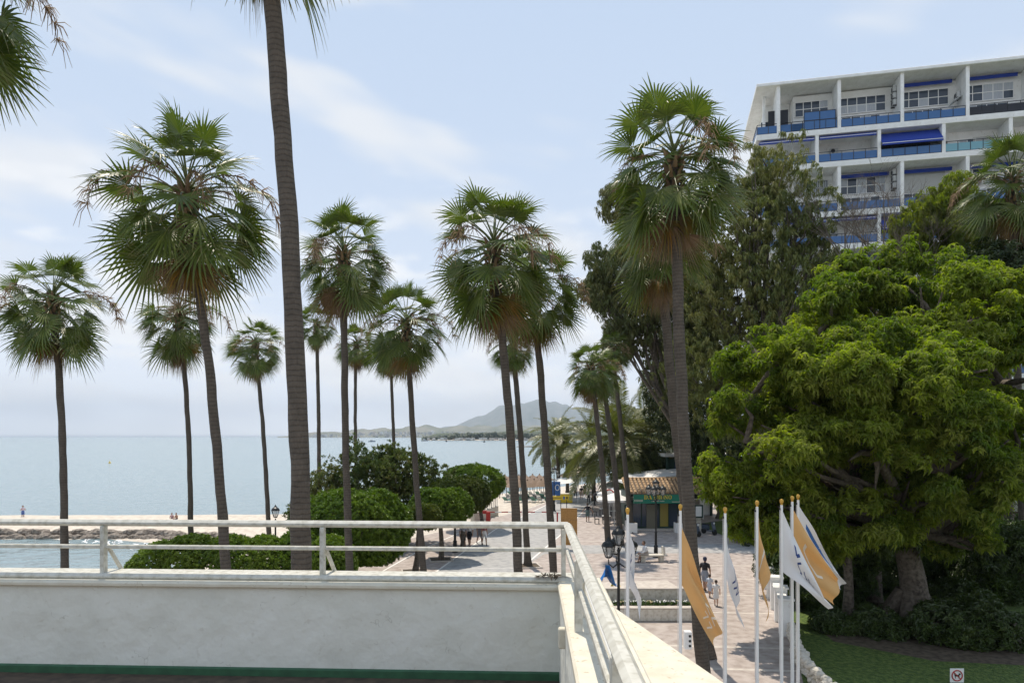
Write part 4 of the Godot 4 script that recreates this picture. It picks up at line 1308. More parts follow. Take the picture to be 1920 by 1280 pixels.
# a spray of leaves round a twig end
func clump(n: int, ln: float, wd: float, rise: float, droop: float, seed_: int, fold := 0.3) -> ArrayMesh:
	var r := RandomNumberGenerator.new()
	r.seed = seed_
	var b := MB.new()
	for i in n:
		var a := i * 2.39996 + r.randf_range(-0.3, 0.3)
		var st := Vector3(r.randf_range(-0.3, 0.3), r.randf_range(-0.4, 0.4), r.randf_range(-0.3, 0.3)) * ln
		var el := rise + r.randf_range(-0.45, 0.45)
		var o := Vector3(cos(a) * cos(el), sin(el), sin(a) * cos(el))
		var l := ln * r.randf_range(0.7, 1.2)
		var m := st + o * l * 0.5
		var e := st + o * l + Vector3(0, -droop * l, 0)
		var w := o.cross(Vector3(r.randf_range(-0.5, 0.5), 1, r.randf_range(-0.5, 0.5))).normalized() * wd * 0.5
		var k := r.randf_range(0.75, 1.25)
		var c := Color(k, k, k)
		var lift := Vector3(0, fold * wd, 0)
		b.tri(st, m + w + lift, m - lift * 0.5, c)
		b.tri(st, m - lift * 0.5, m - w + lift, c)
		b.tri(m + w + lift, e, m - lift * 0.5, c)
		b.tri(m - lift * 0.5, e, m - w + lift, c)
	return b.mesh()

func foliage(parent: Node3D, called: String, lobes: Array, count: int, mesh: Mesh, m: Material, cols: Array, upright: float, inner := 0.66, smin := 0.8, smax := 1.25, bump := 0.22, gap := -0.24) -> void:
	var f := FastNoiseLite.new()
	f.seed = rng.randi() % 10000; f.frequency = 0.42; f.fractal_octaves = 3
	var tot := 0.0
	var wt := []
	for l in lobes:
		var q: Vector3 = l[1]
		var a := pow(q.x * q.y * q.z, 0.6667)
		tot += a
		wt.append(tot)
	var xf := []
	var cc := []
	var tries := 0
	while xf.size() < count and tries < count * 6:
		tries += 1
		var pick := rng.randf() * tot
		var k := 0
		while wt[k] < pick: k += 1
		var c: Vector3 = lobes[k][0]
		var q: Vector3 = lobes[k][1]
		var d := Vector3(rng.randfn(), rng.randfn(), rng.randfn()).normalized()
		var rr := inner + (1.0 - inner) * pow(rng.randf(), 0.6)
		var p := c + d * q * rr
		p += d * q * bump * f.get_noise_3dv(p) * 1.6
		if f.get_noise_3dv(p * 1.9 + Vector3(31, 7, 3)) < gap: continue
		var deep := false
		for j in lobes.size():
			if j == k: continue
			var w: Vector3 = (p - lobes[j][0]) / lobes[j][1]
			if w.length() < inner * 0.85: deep = true; break
		if deep: continue
		var up := (d * (1.0 - upright) + Vector3.UP * upright + Vector3(rng.randf_range(-0.3, 0.3), 0, rng.randf_range(-0.3, 0.3))).normalized()
		var sd := up.cross(Vector3(rng.randfn(), rng.randfn() * 0.2, rng.randfn())).normalized()
		var s := rng.randf_range(smin, smax)
		xf.append(Transform3D(Basis(sd, up, sd.cross(up)).scaled(Vector3.ONE * s), p))
		var col: Color = cols[(k * 7 + 3) % cols.size()]
		cc.append(col.lerp(cols[rng.randi() % cols.size()], rng.randf()))
	var mm := MultiMesh.new()
	mm.transform_format = MultiMesh.TRANSFORM_3D
	mm.use_colors = true
	mm.mesh = mesh
	mm.instance_count = xf.size()
	for i in xf.size():
		mm.set_instance_transform(i, xf[i])
		mm.set_instance_color(i, cc[i])
	var o := MultiMeshInstance3D.new()
	o.name = called
	o.multimesh = mm
	o.material_override = m
	o.set_meta("kind", "stuff")
	parent.add_child(o, true)

# trunk with limbs that run into the lobes of the crown, forking on the way
func limbs(parent: Node3D, base: Vector3, fork: Vector3, dia: float, lobes: Array, m: Material, twigs := 5, flare := 0.6) -> void:
	var b := MB.new()
	var pts := []
	var rad := []
	for i in 9:
		var u := i / 8.0
		pts.append(base.lerp(fork, u) + Vector3(0.12 * sin(u * 5.0) * dia, 0, 0.1 * cos(u * 4.0) * dia))
		rad.append(dia * 0.5 * (lerpf(1.0, 0.72, u) + flare * exp(-u * 9.0)))
	b.tube(pts, rad, 12, true)
	part("trunk", b, m, parent)
	for l in lobes:
		var br := MB.new()
		var c: Vector3 = l[0]
		var q: Vector3 = l[1]
		var st := base.lerp(fork, rng.randf_range(0.8, 1.0))
		var way := (st + c) * 0.5 + Vector3(rng.randf_range(-0.5, 0.5), rng.randf_range(-0.6, 0.2), rng.randf_range(-0.5, 0.5))
		var line := []
		var lr := []
		var r0: float = dia * clampf(0.22 + 0.05 * q.x, 0.15, 0.4)
		for i in 8:
			var u := i / 7.0
			line.append(st.lerp(way, u).lerp(way.lerp(c, u), u))
			lr.append(lerpf(r0, r0 * 0.35, u))
		br.tube(line, lr, 8, false)
		for k in twigs:
			var s0: Vector3 = line[rng.randi_range(3, 7)]
			var e := c + Vector3(rng.randfn(), rng.randfn() * 0.8 + 0.3, rng.randfn()).normalized() * q * rng.randf_range(0.6, 0.9)
			var mid := (s0 + e) * 0.5 + Vector3(rng.randf_range(-0.3, 0.3), rng.randf_range(-0.3, 0.3), rng.randf_range(-0.3, 0.3))
			br.tube([s0, mid, e], [r0 * 0.4, r0 * 0.24, r0 * 0.08], 5, false)
		part("limb", br, m, parent)

func lobe(px: float, py: float, d: float, rx: float, ry: float, foot: Vector3, rz := 0.0) -> Array:
	return [Vector3(gx(px, d), gy(py, d), -d) - foot, Vector3(rx, ry, rz if rz > 0 else rx)]

func clipped_tree(label: String, px: float, py: float, d: float, rx: float, ry: float, trunk_px: float, cols: Array, mesh: Mesh) -> void:
	var foot := Vector3(gx(trunk_px, d), 0, -d)
	var t := thing("clipped_tree", label, "tree", foot, 0.0, "clipped trees along the road")
	var c := Vector3(gx(px, d), gy(py, d), -d) - foot
	limbs(t, Vector3.ZERO, Vector3(c.x * 0.5, max(c.y - ry * 0.7, 0.8), 0), 0.34, [[c, Vector3(rx, ry, rx) * 0.7]], MT.bark, 10, 0.3)
	# a flat-topped drum: a few lobes set side by side
	var lobes := []
	for i in 6:
		var a := TAU * i / 6.0
		lobes.append([c + Vector3(cos(a) * rx * 0.42, -ry * 0.05, sin(a) * rx * 0.42), Vector3(rx * 0.6, ry, rx * 0.6)])
	lobes.append([c, Vector3(rx * 0.7, ry * 1.0, rx * 0.7)])
	foliage(t, "crown", lobes, int(5200 * rx * max(ry, 1.2) / 3.2), mesh, MT.leaf, cols, 0.45, 0.8, 0.75, 1.45, 0.15, -2.0)

func bush(called: String, label: String, category: String, foot: Vector3, lobes: Array, count: int, mesh: Mesh, m: Material, cols: Array, group := "", inner := 0.72, bumpy := 0.2) -> Node3D:
	var t := thing(called, label, category, foot, 0.0, group)
	var b := MB.new()
	for i in 9:
		var l: Array = lobes[i % lobes.size()]
		var e: Vector3 = l[0] + Vector3(rng.randf_range(-0.5, 0.5), 0.2, rng.randf_range(-0.5, 0.5)) * l[1]
		var s := Vector3(l[0].x * 0.7 + rng.randf_range(-0.2, 0.2), 0, l[0].z * 0.7)
		b.tube([s, (s + e) * 0.5 + Vector3(0.1, 0, 0.1), e], [0.05, 0.035, 0.015], 5, false)
	part("stems", b, MT.bark, t)
	foliage(t, "foliage", lobes, count, mesh, m, cols, 0.4, inner, 0.8, 1.3, bumpy, -2.0 if bumpy < 0.15 else -0.24)
	return t

func build_trees() -> void:
	var whorl := clump(12, 0.26, 0.078, 0.15, 0.55, 201)
	var gum := clump(14, 0.30, 0.07, -0.7, 0.6, 202)
	var small := clump(14, 0.115, 0.06, 0.5, 0.15, 203)
	var big_leaf := clump(9, 0.26, 0.10, 0.65, 0.1, 204)
	var mid_leaf := clump(11, 0.17, 0.07, 0.4, 0.3, 205)
	var vivid := [Color(0.14, 0.22, 0.022), Color(0.19, 0.27, 0.03), Color(0.10, 0.17, 0.022)]
	# bright spreading tree on the lawn
	var foot := Vector3(17.2, 0, -29.4)
	var t := thing("spreading_tree", "wide yellow-green tree with buttressed trunk on the lawn", "tree", foot)
	var lobes := [lobe(1450, 690, 26, 2.6, 1.9, foot), lobe(1400, 830, 26, 2.0, 1.9, foot), lobe(1540, 620, 28, 2.5, 1.8, foot), lobe(1660, 540, 30, 2.6, 1.7, foot), lobe(1590, 730, 25, 2.8, 2.0, foot), lobe(1750, 600, 28, 2.8, 2.0, foot), lobe(1850, 580, 30, 2.8, 2.2, foot), lobe(1720, 730, 25, 2.8, 2.1, foot), lobe(1880, 720, 27, 3.0, 2.2, foot), lobe(1500, 820, 25, 2.5, 1.9, foot), lobe(1640, 850, 25, 2.6, 1.8, foot), lobe(1790, 850, 25, 2.8, 1.9, foot), lobe(1930, 850, 27, 2.6, 2.2, foot), lobe(1430, 910, 28, 1.8, 1.4, foot), lobe(1640, 680, 33, 3.4, 2.6, foot), lobe(1560, 930, 30, 2.4, 1.5, foot), lobe(1830, 950, 29, 2.4, 1.3, foot), lobe(1370, 900, 27, 1.2, 1.3, foot), lobe(1480, 950, 26, 1.9, 1.2, foot), lobe(1400, 970, 27, 1.2, 0.9, foot), lobe(1600, 960, 26, 2.0, 1.2, foot), lobe(1720, 940, 26, 2.0, 1.2, foot), lobe(1860, 900, 25, 2.4, 1.6, foot), lobe(1540, 720, 33, 3.0, 2.4, foot), lobe(1750, 720, 33, 3.2, 2.6, foot), lobe(1640, 830, 32, 3.4, 2.4, foot), lobe(1800, 860, 32, 3.2, 2.2, foot), lobe(1560, 1000, 29, 1.9, 1.0, foot), lobe(1440, 1000, 28, 1.4, 0.8, foot), lobe(1660, 1000, 30, 1.8, 0.9, foot), lobe(1800, 1010, 28, 1.8, 0.9, foot)]
	limbs(t, Vector3.ZERO, Vector3(-0.2, 4.3, 0.2), 1.15, lobes, MT.bark, 7, 0.5)
	# boughs end in many separate heads of leaves
	var sub := []
	for l in lobes:
		for k in 11:
			var o := Vector3(rng.randfn(), rng.randfn() + 0.25, rng.randfn()).normalized()
			var z := rng.randf_range(0.24, 0.5)
			sub.append([l[0] + o * l[1] * rng.randf_range(0.5, 1.0), Vector3(l[1].x * z, l[1].y * z * rng.randf_range(0.7, 1.2), l[1].x * z)])
	var root := MB.new()
	for a in [0.2, 1.1, 2.3, 3.1, 3.9, 4.8, 5.6]:
		var o := Vector3(cos(a), 0, sin(a))
		var l: float = 2.2 + 1.6 * abs(sin(a * 3.0))
		root.tube([o * 0.35 + Vector3(0, 1.3, 0), o * 0.85 + Vector3(0, 0.5, 0), o * 1.6 + Vector3(0.1, 0.16, 0.1), o * l + Vector3(0.3 * sin(a * 5), 0.0, 0.2)], [0.28, 0.27, 0.17, 0.06], 8, false)
	part("buttress_roots", root, MT.bark, t)
	foliage(t, "crown", sub, 32000, whorl, MT.leaf_young, [Color(0.23, 0.28, 0.035), Color(0.28, 0.32, 0.045), Color(0.34, 0.365, 0.07), Color(0.12, 0.18, 0.025), Color(0.17, 0.23, 0.03)], 0.6, 0.2, 0.7, 1.3, 0.45, -0.04)
	# gum trees
	var olive := [Color(0.135, 0.16, 0.036), Color(0.19, 0.20, 0.05), Color(0.10, 0.125, 0.03), Color(0.24, 0.23, 0.065)]
	foot = Vector3(gx(1440, 52), 0, -52)
	t = thing("gum_tree", "tall olive gum tree rising against the apartment block", "tree", foot, 0.0, "gum trees behind the restaurant")
	lobes = [lobe(1440, 330, 52, 2.9, 2.6, foot), lobe(1500, 400, 50, 2.4, 2.4, foot), lobe(1390, 440, 52, 3.2, 3.0, foot), lobe(1470, 520, 51, 3.2, 3.0, foot), lobe(1370, 560, 53, 3.6, 3.2, foot), lobe(1450, 640, 52, 3.6, 3.0, foot), lobe(1330, 690, 54, 3.6, 3.4, foot), lobe(1420, 760, 53, 4.0, 3.4, foot), lobe(1500, 590, 54, 2.2, 2.6, foot), lobe(1525, 470, 51, 1.8, 1.8, foot), lobe(1330, 500, 54, 2.6, 2.6, foot), lobe(1410, 370, 52, 2.4, 2.2, foot)]
	limbs(t, Vector3.ZERO, Vector3(-1.0, 8.5, 0), 0.8, lobes, MT.bark, 6)
	foliage(t, "crown", lobes, 7000, gum, MT.leaf_dull, olive, 0.7, 0.35, 0.7, 1.4, 0.55, 0.0)
	foot = Vector3(gx(1265, 60), 0, -60)
	t = thing("gum_tree", "dark gum tree with drooping boughs leaning out towards the sea", "tree", foot, 0.0, "gum trees behind the restaurant")
	lobes = [lobe(1170, 500, 60, 3.4, 2.2, foot), lobe(1120, 545, 60, 1.8, 1.8, foot), lobe(1240, 440, 60, 3.0, 2.6, foot), lobe(1190, 590, 60, 2.8, 2.6, foot), lobe(1290, 540, 60, 3.4, 3.0, foot), lobe(1160, 640, 60, 1.6, 1.8, foot), lobe(1260, 690, 62, 2.6, 2.6, foot), lobe(1310, 620, 58, 3.2, 3.2, foot), lobe(1160, 380, 62, 1.8, 1.8, foot)]
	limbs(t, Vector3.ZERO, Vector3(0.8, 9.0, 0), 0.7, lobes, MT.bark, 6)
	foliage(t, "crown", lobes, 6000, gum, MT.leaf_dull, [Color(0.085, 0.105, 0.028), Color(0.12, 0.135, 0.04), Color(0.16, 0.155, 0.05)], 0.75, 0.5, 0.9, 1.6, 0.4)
	foot = Vector3(gx(1350, 66), 0, -66)
	t = thing("evergreen_tree", "dense dark evergreen tree low behind the restaurant roof", "tree", foot)
	lobes = [lobe(1300, 780, 66, 4.0, 3.6, foot), lobe(1370, 840, 64, 4.2, 3.6, foot), lobe(1250, 740, 68, 2.4, 2.4, foot), lobe(1440, 850, 64, 4.5, 3.6, foot), lobe(1230, 870, 72, 2.6, 1.9, foot), lobe(1540, 800, 62, 4.5, 4.5, foot), lobe(1650, 820, 62, 5, 5, foot)]
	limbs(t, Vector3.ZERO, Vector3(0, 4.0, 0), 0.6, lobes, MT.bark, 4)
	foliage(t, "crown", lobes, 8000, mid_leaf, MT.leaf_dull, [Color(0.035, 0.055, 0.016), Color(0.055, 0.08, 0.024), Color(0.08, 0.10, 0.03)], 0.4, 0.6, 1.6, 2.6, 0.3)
	# light feathery tree and leafless trees before the flats
	foot = Vector3(gx(1770, 46), 0, -46)
	t = thing("feathery_tree", "thin light green tree with open crown before the flats", "tree", foot)
	lobes = [lobe(1775, 380, 46, 2.0, 1.7, foot), lobe(1720, 430, 46, 1.7, 1.5, foot), lobe(1810, 440, 45, 2.0, 1.6, foot), lobe(1750, 480, 46, 2.0, 1.3, foot), lobe(1850, 490, 46, 1.6, 1.3, foot)]
	limbs(t, Vector3.ZERO, Vector3(0.3, 15.5, 0), 0.42, lobes, MT.twig, 9)
	foliage(t, "crown", lobes, 2600, gum, MT.leaf_young, [Color(0.21, 0.24, 0.045), Color(0.27, 0.28, 0.06), Color(0.14, 0.18, 0.035)], 0.7, 0.35, 0.7, 1.2, 0.45)
	bare_tree("grey leafless tree with fine upright twigs before the flats", 1595, 510, 48, 300)
	bare_tree("second leafless tree, more thickly twigged, beside the first", 1668, 500, 47, 285)
	bare_tree("low leafless tree behind the light feathery tree", 1800, 520, 49, 420)
	foot = Vector3(gx(1890, 38), 0, -38)
	t = thing("evergreen_tree", "dark glossy evergreen tree behind the wide yellow-green one", "tree", foot)
	lobes = [lobe(1860, 520, 38, 2.6, 1.8, foot), lobe(1920, 560, 38, 3.0, 2.4, foot), lobe(1790, 560, 40, 2.0, 1.6, foot), lobe(1930, 480, 39, 2.0, 1.6, foot)]
	limbs(t, Vector3.ZERO, Vector3(0, 11, 0), 0.5, lobes, MT.bark, 5)
	foliage(t, "crown", lobes, 3600, mid_leaf, MT.leaf, [Color(0.035, 0.06, 0.018), Color(0.05, 0.08, 0.022), Color(0.10, 0.12, 0.03)], 0.4, 0.6, 1.3, 2.0, 0.3)
	# clipped trees along the road
	clipped_tree("largest clipped tree, a broad green dome low over the pavement", 668, 985, 38.0, 3.0, 2.05, 655, vivid, small)
	clipped_tree("small yellow-green clipped tree beside the broad dome", 797, 966, 40.0, 0.95, 0.7, 778, [Color(0.13, 0.16, 0.025), Color(0.16, 0.18, 0.03), Color(0.09, 0.13, 0.02)], small)
	clipped_tree("clipped tree with neat flat top and pale bare trunk at the kerb", 826, 947, 44.0, 1.95, 1.15, 827, vivid, small)
	clipped_tree("olive-topped clipped tree behind the flat-topped one", 862, 925, 49.0, 2.3, 1.25, 868, [Color(0.09, 0.12, 0.022), Color(0.12, 0.14, 0.028), Color(0.06, 0.09, 0.018)], small)
	clipped_tree("farthest and highest clipped tree, near the beach ramp", 888, 904, 58.0, 2.7, 1.5, 905, vivid, small)
	# hedges and shrubs
	foot = Vector3(-14.6, 0, -33)
	bush("clipped_hedge", "bright clipped hedge along the wall above the cove", "hedge", foot, [[Vector3(-2.4, 1.3, 0), Vector3(1.5, 1.55, 1.6)], [Vector3(-0.8, 1.5, 0), Vector3(1.7, 1.7, 1.7)], [Vector3(1.0, 1.5, 0), Vector3(1.7, 1.72, 1.7)], [Vector3(2.6, 1.5, 0), Vector3(1.5, 1.65, 1.7)]], 9000, small, MT.leaf, [Color(0.18, 0.26, 0.028), Color(0.22, 0.29, 0.035), Color(0.12, 0.19, 0.022)], "", 0.84, 0.08)
	foot = Vector3(-9.6, 0, -33.5)
	bush("clipped_hedge", "clipped hedge between the thick palm and the broad dome tree", "hedge", foot, [[Vector3(-1.0, 1.5, 0), Vector3(1.3, 1.9, 1.5)], [Vector3(0.6, 1.4, 0), Vector3(1.3, 1.8, 1.5)]], 5000, small, MT.leaf, vivid, "", 0.84, 0.1)
	foot = Vector3(-10.8, 0, -50)
	bush("loose_shrub", "tall loose shrub with large leaves behind the clipped trees", "shrub", foot, [lobe(690, 905, 50, 2.4, 2.6, foot), lobe(620, 930, 50, 2.0, 2.0, foot), lobe(740, 890, 50, 2.2, 2.3, foot), lobe(790, 920, 51, 2.0, 1.9, foot), lobe(585, 970, 49, 1.5, 1.6, foot), lobe(680, 970, 49, 3.5, 2.2, foot)], 6500, big_leaf, MT.leaf, [Color(0.11, 0.15, 0.035), Color(0.15, 0.18, 0.045), Color(0.18, 0.17, 0.055), Color(0.07, 0.11, 0.025)], "", 0.55, 0.5)
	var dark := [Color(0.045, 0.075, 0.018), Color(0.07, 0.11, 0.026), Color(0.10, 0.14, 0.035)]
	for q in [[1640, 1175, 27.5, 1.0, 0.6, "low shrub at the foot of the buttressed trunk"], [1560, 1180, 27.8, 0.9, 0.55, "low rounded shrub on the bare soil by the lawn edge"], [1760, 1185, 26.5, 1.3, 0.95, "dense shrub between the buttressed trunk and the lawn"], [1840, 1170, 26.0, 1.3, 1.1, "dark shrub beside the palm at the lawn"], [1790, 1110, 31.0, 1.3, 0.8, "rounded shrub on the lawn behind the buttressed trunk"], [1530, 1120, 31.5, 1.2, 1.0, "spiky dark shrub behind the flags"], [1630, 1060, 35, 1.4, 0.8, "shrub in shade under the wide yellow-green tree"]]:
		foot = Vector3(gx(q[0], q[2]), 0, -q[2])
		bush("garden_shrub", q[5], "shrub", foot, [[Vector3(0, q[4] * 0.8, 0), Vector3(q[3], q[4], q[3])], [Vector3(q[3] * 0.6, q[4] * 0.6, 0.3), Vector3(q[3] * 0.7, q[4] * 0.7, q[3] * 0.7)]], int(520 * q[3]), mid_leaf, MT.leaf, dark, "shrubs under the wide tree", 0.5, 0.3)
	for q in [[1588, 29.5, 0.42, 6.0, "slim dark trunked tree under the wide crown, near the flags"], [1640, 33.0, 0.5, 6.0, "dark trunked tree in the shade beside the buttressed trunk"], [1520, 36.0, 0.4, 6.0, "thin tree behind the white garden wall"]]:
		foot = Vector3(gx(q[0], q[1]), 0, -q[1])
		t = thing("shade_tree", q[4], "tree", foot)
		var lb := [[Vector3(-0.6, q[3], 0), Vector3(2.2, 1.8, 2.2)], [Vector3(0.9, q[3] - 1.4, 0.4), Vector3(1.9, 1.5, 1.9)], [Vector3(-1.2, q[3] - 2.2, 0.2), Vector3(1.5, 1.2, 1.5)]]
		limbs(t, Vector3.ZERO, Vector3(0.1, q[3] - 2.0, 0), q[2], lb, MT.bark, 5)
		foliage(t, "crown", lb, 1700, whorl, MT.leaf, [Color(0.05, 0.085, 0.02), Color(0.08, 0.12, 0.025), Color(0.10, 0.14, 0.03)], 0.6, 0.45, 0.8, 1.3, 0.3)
	# lower boughs of the wide tree hanging near the ground, and the dark shrubs behind its trunk
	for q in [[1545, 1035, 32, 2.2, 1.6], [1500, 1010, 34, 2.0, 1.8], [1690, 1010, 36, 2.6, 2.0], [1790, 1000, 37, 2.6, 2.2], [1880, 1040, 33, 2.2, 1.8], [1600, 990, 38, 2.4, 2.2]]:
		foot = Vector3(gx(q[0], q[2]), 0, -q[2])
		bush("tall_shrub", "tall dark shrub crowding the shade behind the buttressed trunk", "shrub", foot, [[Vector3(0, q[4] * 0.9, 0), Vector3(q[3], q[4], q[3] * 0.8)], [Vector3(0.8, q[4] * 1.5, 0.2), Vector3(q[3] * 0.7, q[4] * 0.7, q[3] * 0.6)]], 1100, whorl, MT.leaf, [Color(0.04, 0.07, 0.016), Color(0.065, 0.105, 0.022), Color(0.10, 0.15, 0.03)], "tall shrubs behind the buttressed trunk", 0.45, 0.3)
	# foliage beyond the lawn, one bank of shrubs
	for q in [[1480, 940, 50, 5.0, 2.2], [1620, 950, 52, 6.0, 2.4], [1780, 960, 50, 6.0, 2.4], [1910, 980, 48, 5.0, 2.4]]:
		foot = Vector3(gx(q[0], q[2]), 0, -q[2])
		bush("border_shrub", "wide dark shrub bank along the far side of the lawn", "shrub", foot, [[Vector3(-q[3] * 0.4, q[4] * 0.7, 0), Vector3(q[3] * 0.5, q[4], 1.8)], [Vector3(q[3] * 0.4, q[4] * 0.6, 0), Vector3(q[3] * 0.5, q[4] * 0.9, 1.8)]], 900, mid_leaf, MT.leaf_dull, [Color(0.03, 0.05, 0.015), Color(0.05, 0.08, 0.02), Color(0.09, 0.11, 0.03)], "shrub bank beyond the lawn", 0.5, 0.3)

func bare_tree(label: String, px: float, py: float, d: float, top_py: float) -> void:
	var foot := Vector3(gx(px, d), 0, -d)
	var t := thing("leafless_tree", label, "tree", foot)
	var fork := Vector3(0.2, gy(py + 60, d), 0)
	var b := MB.new()
	b.tube([Vector3.ZERO, Vector3(0.1, fork.y * 0.5, 0.1), fork], [0.24, 0.19, 0.14], 8, true)
	part("trunk", b, MT.twig, t)
	var tb := MB.new()
	grow(tb, fork, Vector3(-0.25, 1, 0.1), (gy(top_py, d) - fork.y) * 0.34, 0.10, 5)
	grow(tb, fork, Vector3(0.4, 1, -0.1), (gy(top_py, d) - fork.y) * 0.32, 0.09, 5)
	grow(tb, fork - Vector3(0, 1.5, 0), Vector3(0.1, 0.8, 0.6), (gy(top_py, d) - fork.y) * 0.3, 0.08, 5)
	part("branches", tb, MT.twig, t)

func grow(b: MB, p: Vector3, d: Vector3, l: float, r: float, n: int) -> void:
	d = d.normalized()
	var e := p + d * l
	var m := (p + e) * 0.5 + Vector3(rng.randf_range(-0.08, 0.08), 0, rng.randf_range(-0.08, 0.08)) * l
	b.tube([p, m, e], [r, r * 0.8, r * 0.6], 5 if n > 2 else 3, false)
	if n == 0: return
	for i in (3 if n > 1 else 4):
		var nd := d + Vector3(rng.randf_range(-0.75, 0.75), rng.randf_range(-0.15, 0.5), rng.randf_range(-0.75, 0.75))
		grow(b, p.lerp(e, rng.randf_range(0.55, 1.0)), nd, l * rng.randf_range(0.6, 0.85), r * 0.58, n - 1)

func lamp_post(label: String, at: Vector3, h: float, arms: int) -> void:
	var t := thing("street_lamp", label, "street lamp", at, 0.0, "cast iron lanterns")
	var b := MB.new()
	b.lathe([Vector2(0.2, 0), Vector2(0.2, 0.1), Vector2(0.14, 0.16), Vector2(0.13, 0.7), Vector2(0.15, 0.74), Vector2(0.09, 0.82), Vector2(0.075, 1.6), Vector2(0.1, 1.64), Vector2(0.055, 1.72), Vector2(0.045, h - 0.75), Vector2(0.07, h - 0.72), Vector2(0.04, h - 0.66), Vector2(0.03, h - 0.6)], Vector3.ZERO, 14)
	part("post", b, MT.iron, t)
	var heads := [Vector3(0, h - 0.55, 0)]
	if arms > 0:
		for i in arms:
			var a := TAU * i / arms + 0.5
			var o := Vector3(cos(a), 0, sin(a))
			var ar := MB.new()
			ar.tube([Vector3(0, h - 1.15, 0), o * 0.25 + Vector3(0, h - 1.3, 0), o * 0.45 + Vector3(0, h - 1.15, 0), o * 0.46 + Vector3(0, h - 0.98, 0)], [0.028, 0.025, 0.022, 0.02], 6)
			part("arm", ar, MT.iron, t)
			heads.append(o * 0.46 + Vector3(0, h - 0.95, 0))
	for q in heads:
		var l := MB.new()
		l.lathe([Vector2(0.07, 0), Vector2(0.11, 0.03), Vector2(0.11, 0.05)], q, 6)
		l.lathe([Vector2(0.25, 0.42), Vector2(0.26, 0.45), Vector2(0.2, 0.56), Vector2(0.08, 0.64), Vector2(0.06, 0.7), Vector2(0.03, 0.73), Vector2(0.0, 0.8)], q, 6)
		for i in 6:
			var a := TAU * i / 6.0
			var o := Vector3(cos(a), 0, sin(a))
			l.tube([q + o * 0.11 + Vector3(0, 0.04, 0), q + o * 0.235 + Vector3(0, 0.43, 0)], [0.012, 0.012], 5, false)
		var lo := part("lantern", l, MT.iron, t)
		var g := MB.new()
		g.lathe([Vector2(0.1, 0.05), Vector2(0.22, 0.42)], q, 6)
		var gm := MT.get("lamp_glass") as StandardMaterial3D
		if gm == null:
			gm = mat(0.7, 0.72, 0.7, 0.1)
			gm.transparency = BaseMaterial3D.TRANSPARENCY_ALPHA
			gm.albedo_color.a = 0.3
			MT.lamp_glass = gm
		part("lantern_glass", g, gm, lo)

func parasol(label: String, at: Vector3, r: float, h: float, m: Material, group: String) -> void:
	var t := thing("parasol", label, "parasol", at, rng.randf(), group)
	var b := MB.new()
	b.tube([Vector3.ZERO, Vector3(0, h, 0)], [0.03, 0.025], 8)
	part("pole", b, MT.white_paint, t)
	var c := MB.new()
	for i in 8:
		var a := TAU * i / 8.0; var e := TAU * (i + 1) / 8.0
		var p := Vector3(cos(a) * r, h - 0.55, sin(a) * r); var q := Vector3(cos(e) * r, h - 0.55, sin(e) * r)
		var tp := Vector3(0, h, 0)
		var sag := Vector3(0, -0.06, 0)
		c.tri(tp, q, p)
		c.quad(p + sag * 3, q + sag * 3, q, p)
	part("canopy", c, m, t)

func thatch_parasol(at: Vector3) -> void:
	var t := thing("thatched_parasol", "brown thatched beach parasol on the sand beyond the barrier", "parasol", at, rng.randf(), "thatched parasols on the beach")
	var b := MB.new()
	b.tube([Vector3.ZERO, Vector3(0, 2.1, 0)], [0.06, 0.05], 7)
	part("pole", b, MT.twig, t)
	var c := MB.new()
	c.lathe([Vector2(1.35, 1.75), Vector2(1.25, 1.82), Vector2(0.6, 2.3), Vector2(0.12, 2.62), Vector2(0.1, 2.8), Vector2(0.0, 2.86)], Vector3.ZERO, 12)
	c.lathe([Vector2(0.0, 2.3), Vector2(1.33, 1.74)], Vector3.ZERO, 12)
	part("thatch", c, MT.thatch, t)

func lounger(at: Vector3, turn: float, m: Material, label: String) -> void:
	var t := thing("sun_lounger", label, "sun lounger", at, turn, "loungers on the beach")
	boxpart("bed", Vector3(0, 0.32, 0.3), Vector3(0.62, 0.07, 1.3), m, t, 0.02)
	var b := MB.new()
	b.box(Vector3(0, 0.55, -0.6), Vector3(0.62, 0.07, 0.75), 0.02, Basis(Vector3.RIGHT, 0.7))
	part("backrest", b, m, t)
	for x in [-0.26, 0.26]:
		for z in [-0.35, 0.8]: boxpart("leg", Vector3(x, 0.15, z), Vector3(0.05, 0.3, 0.05), MT.white_paint, t)

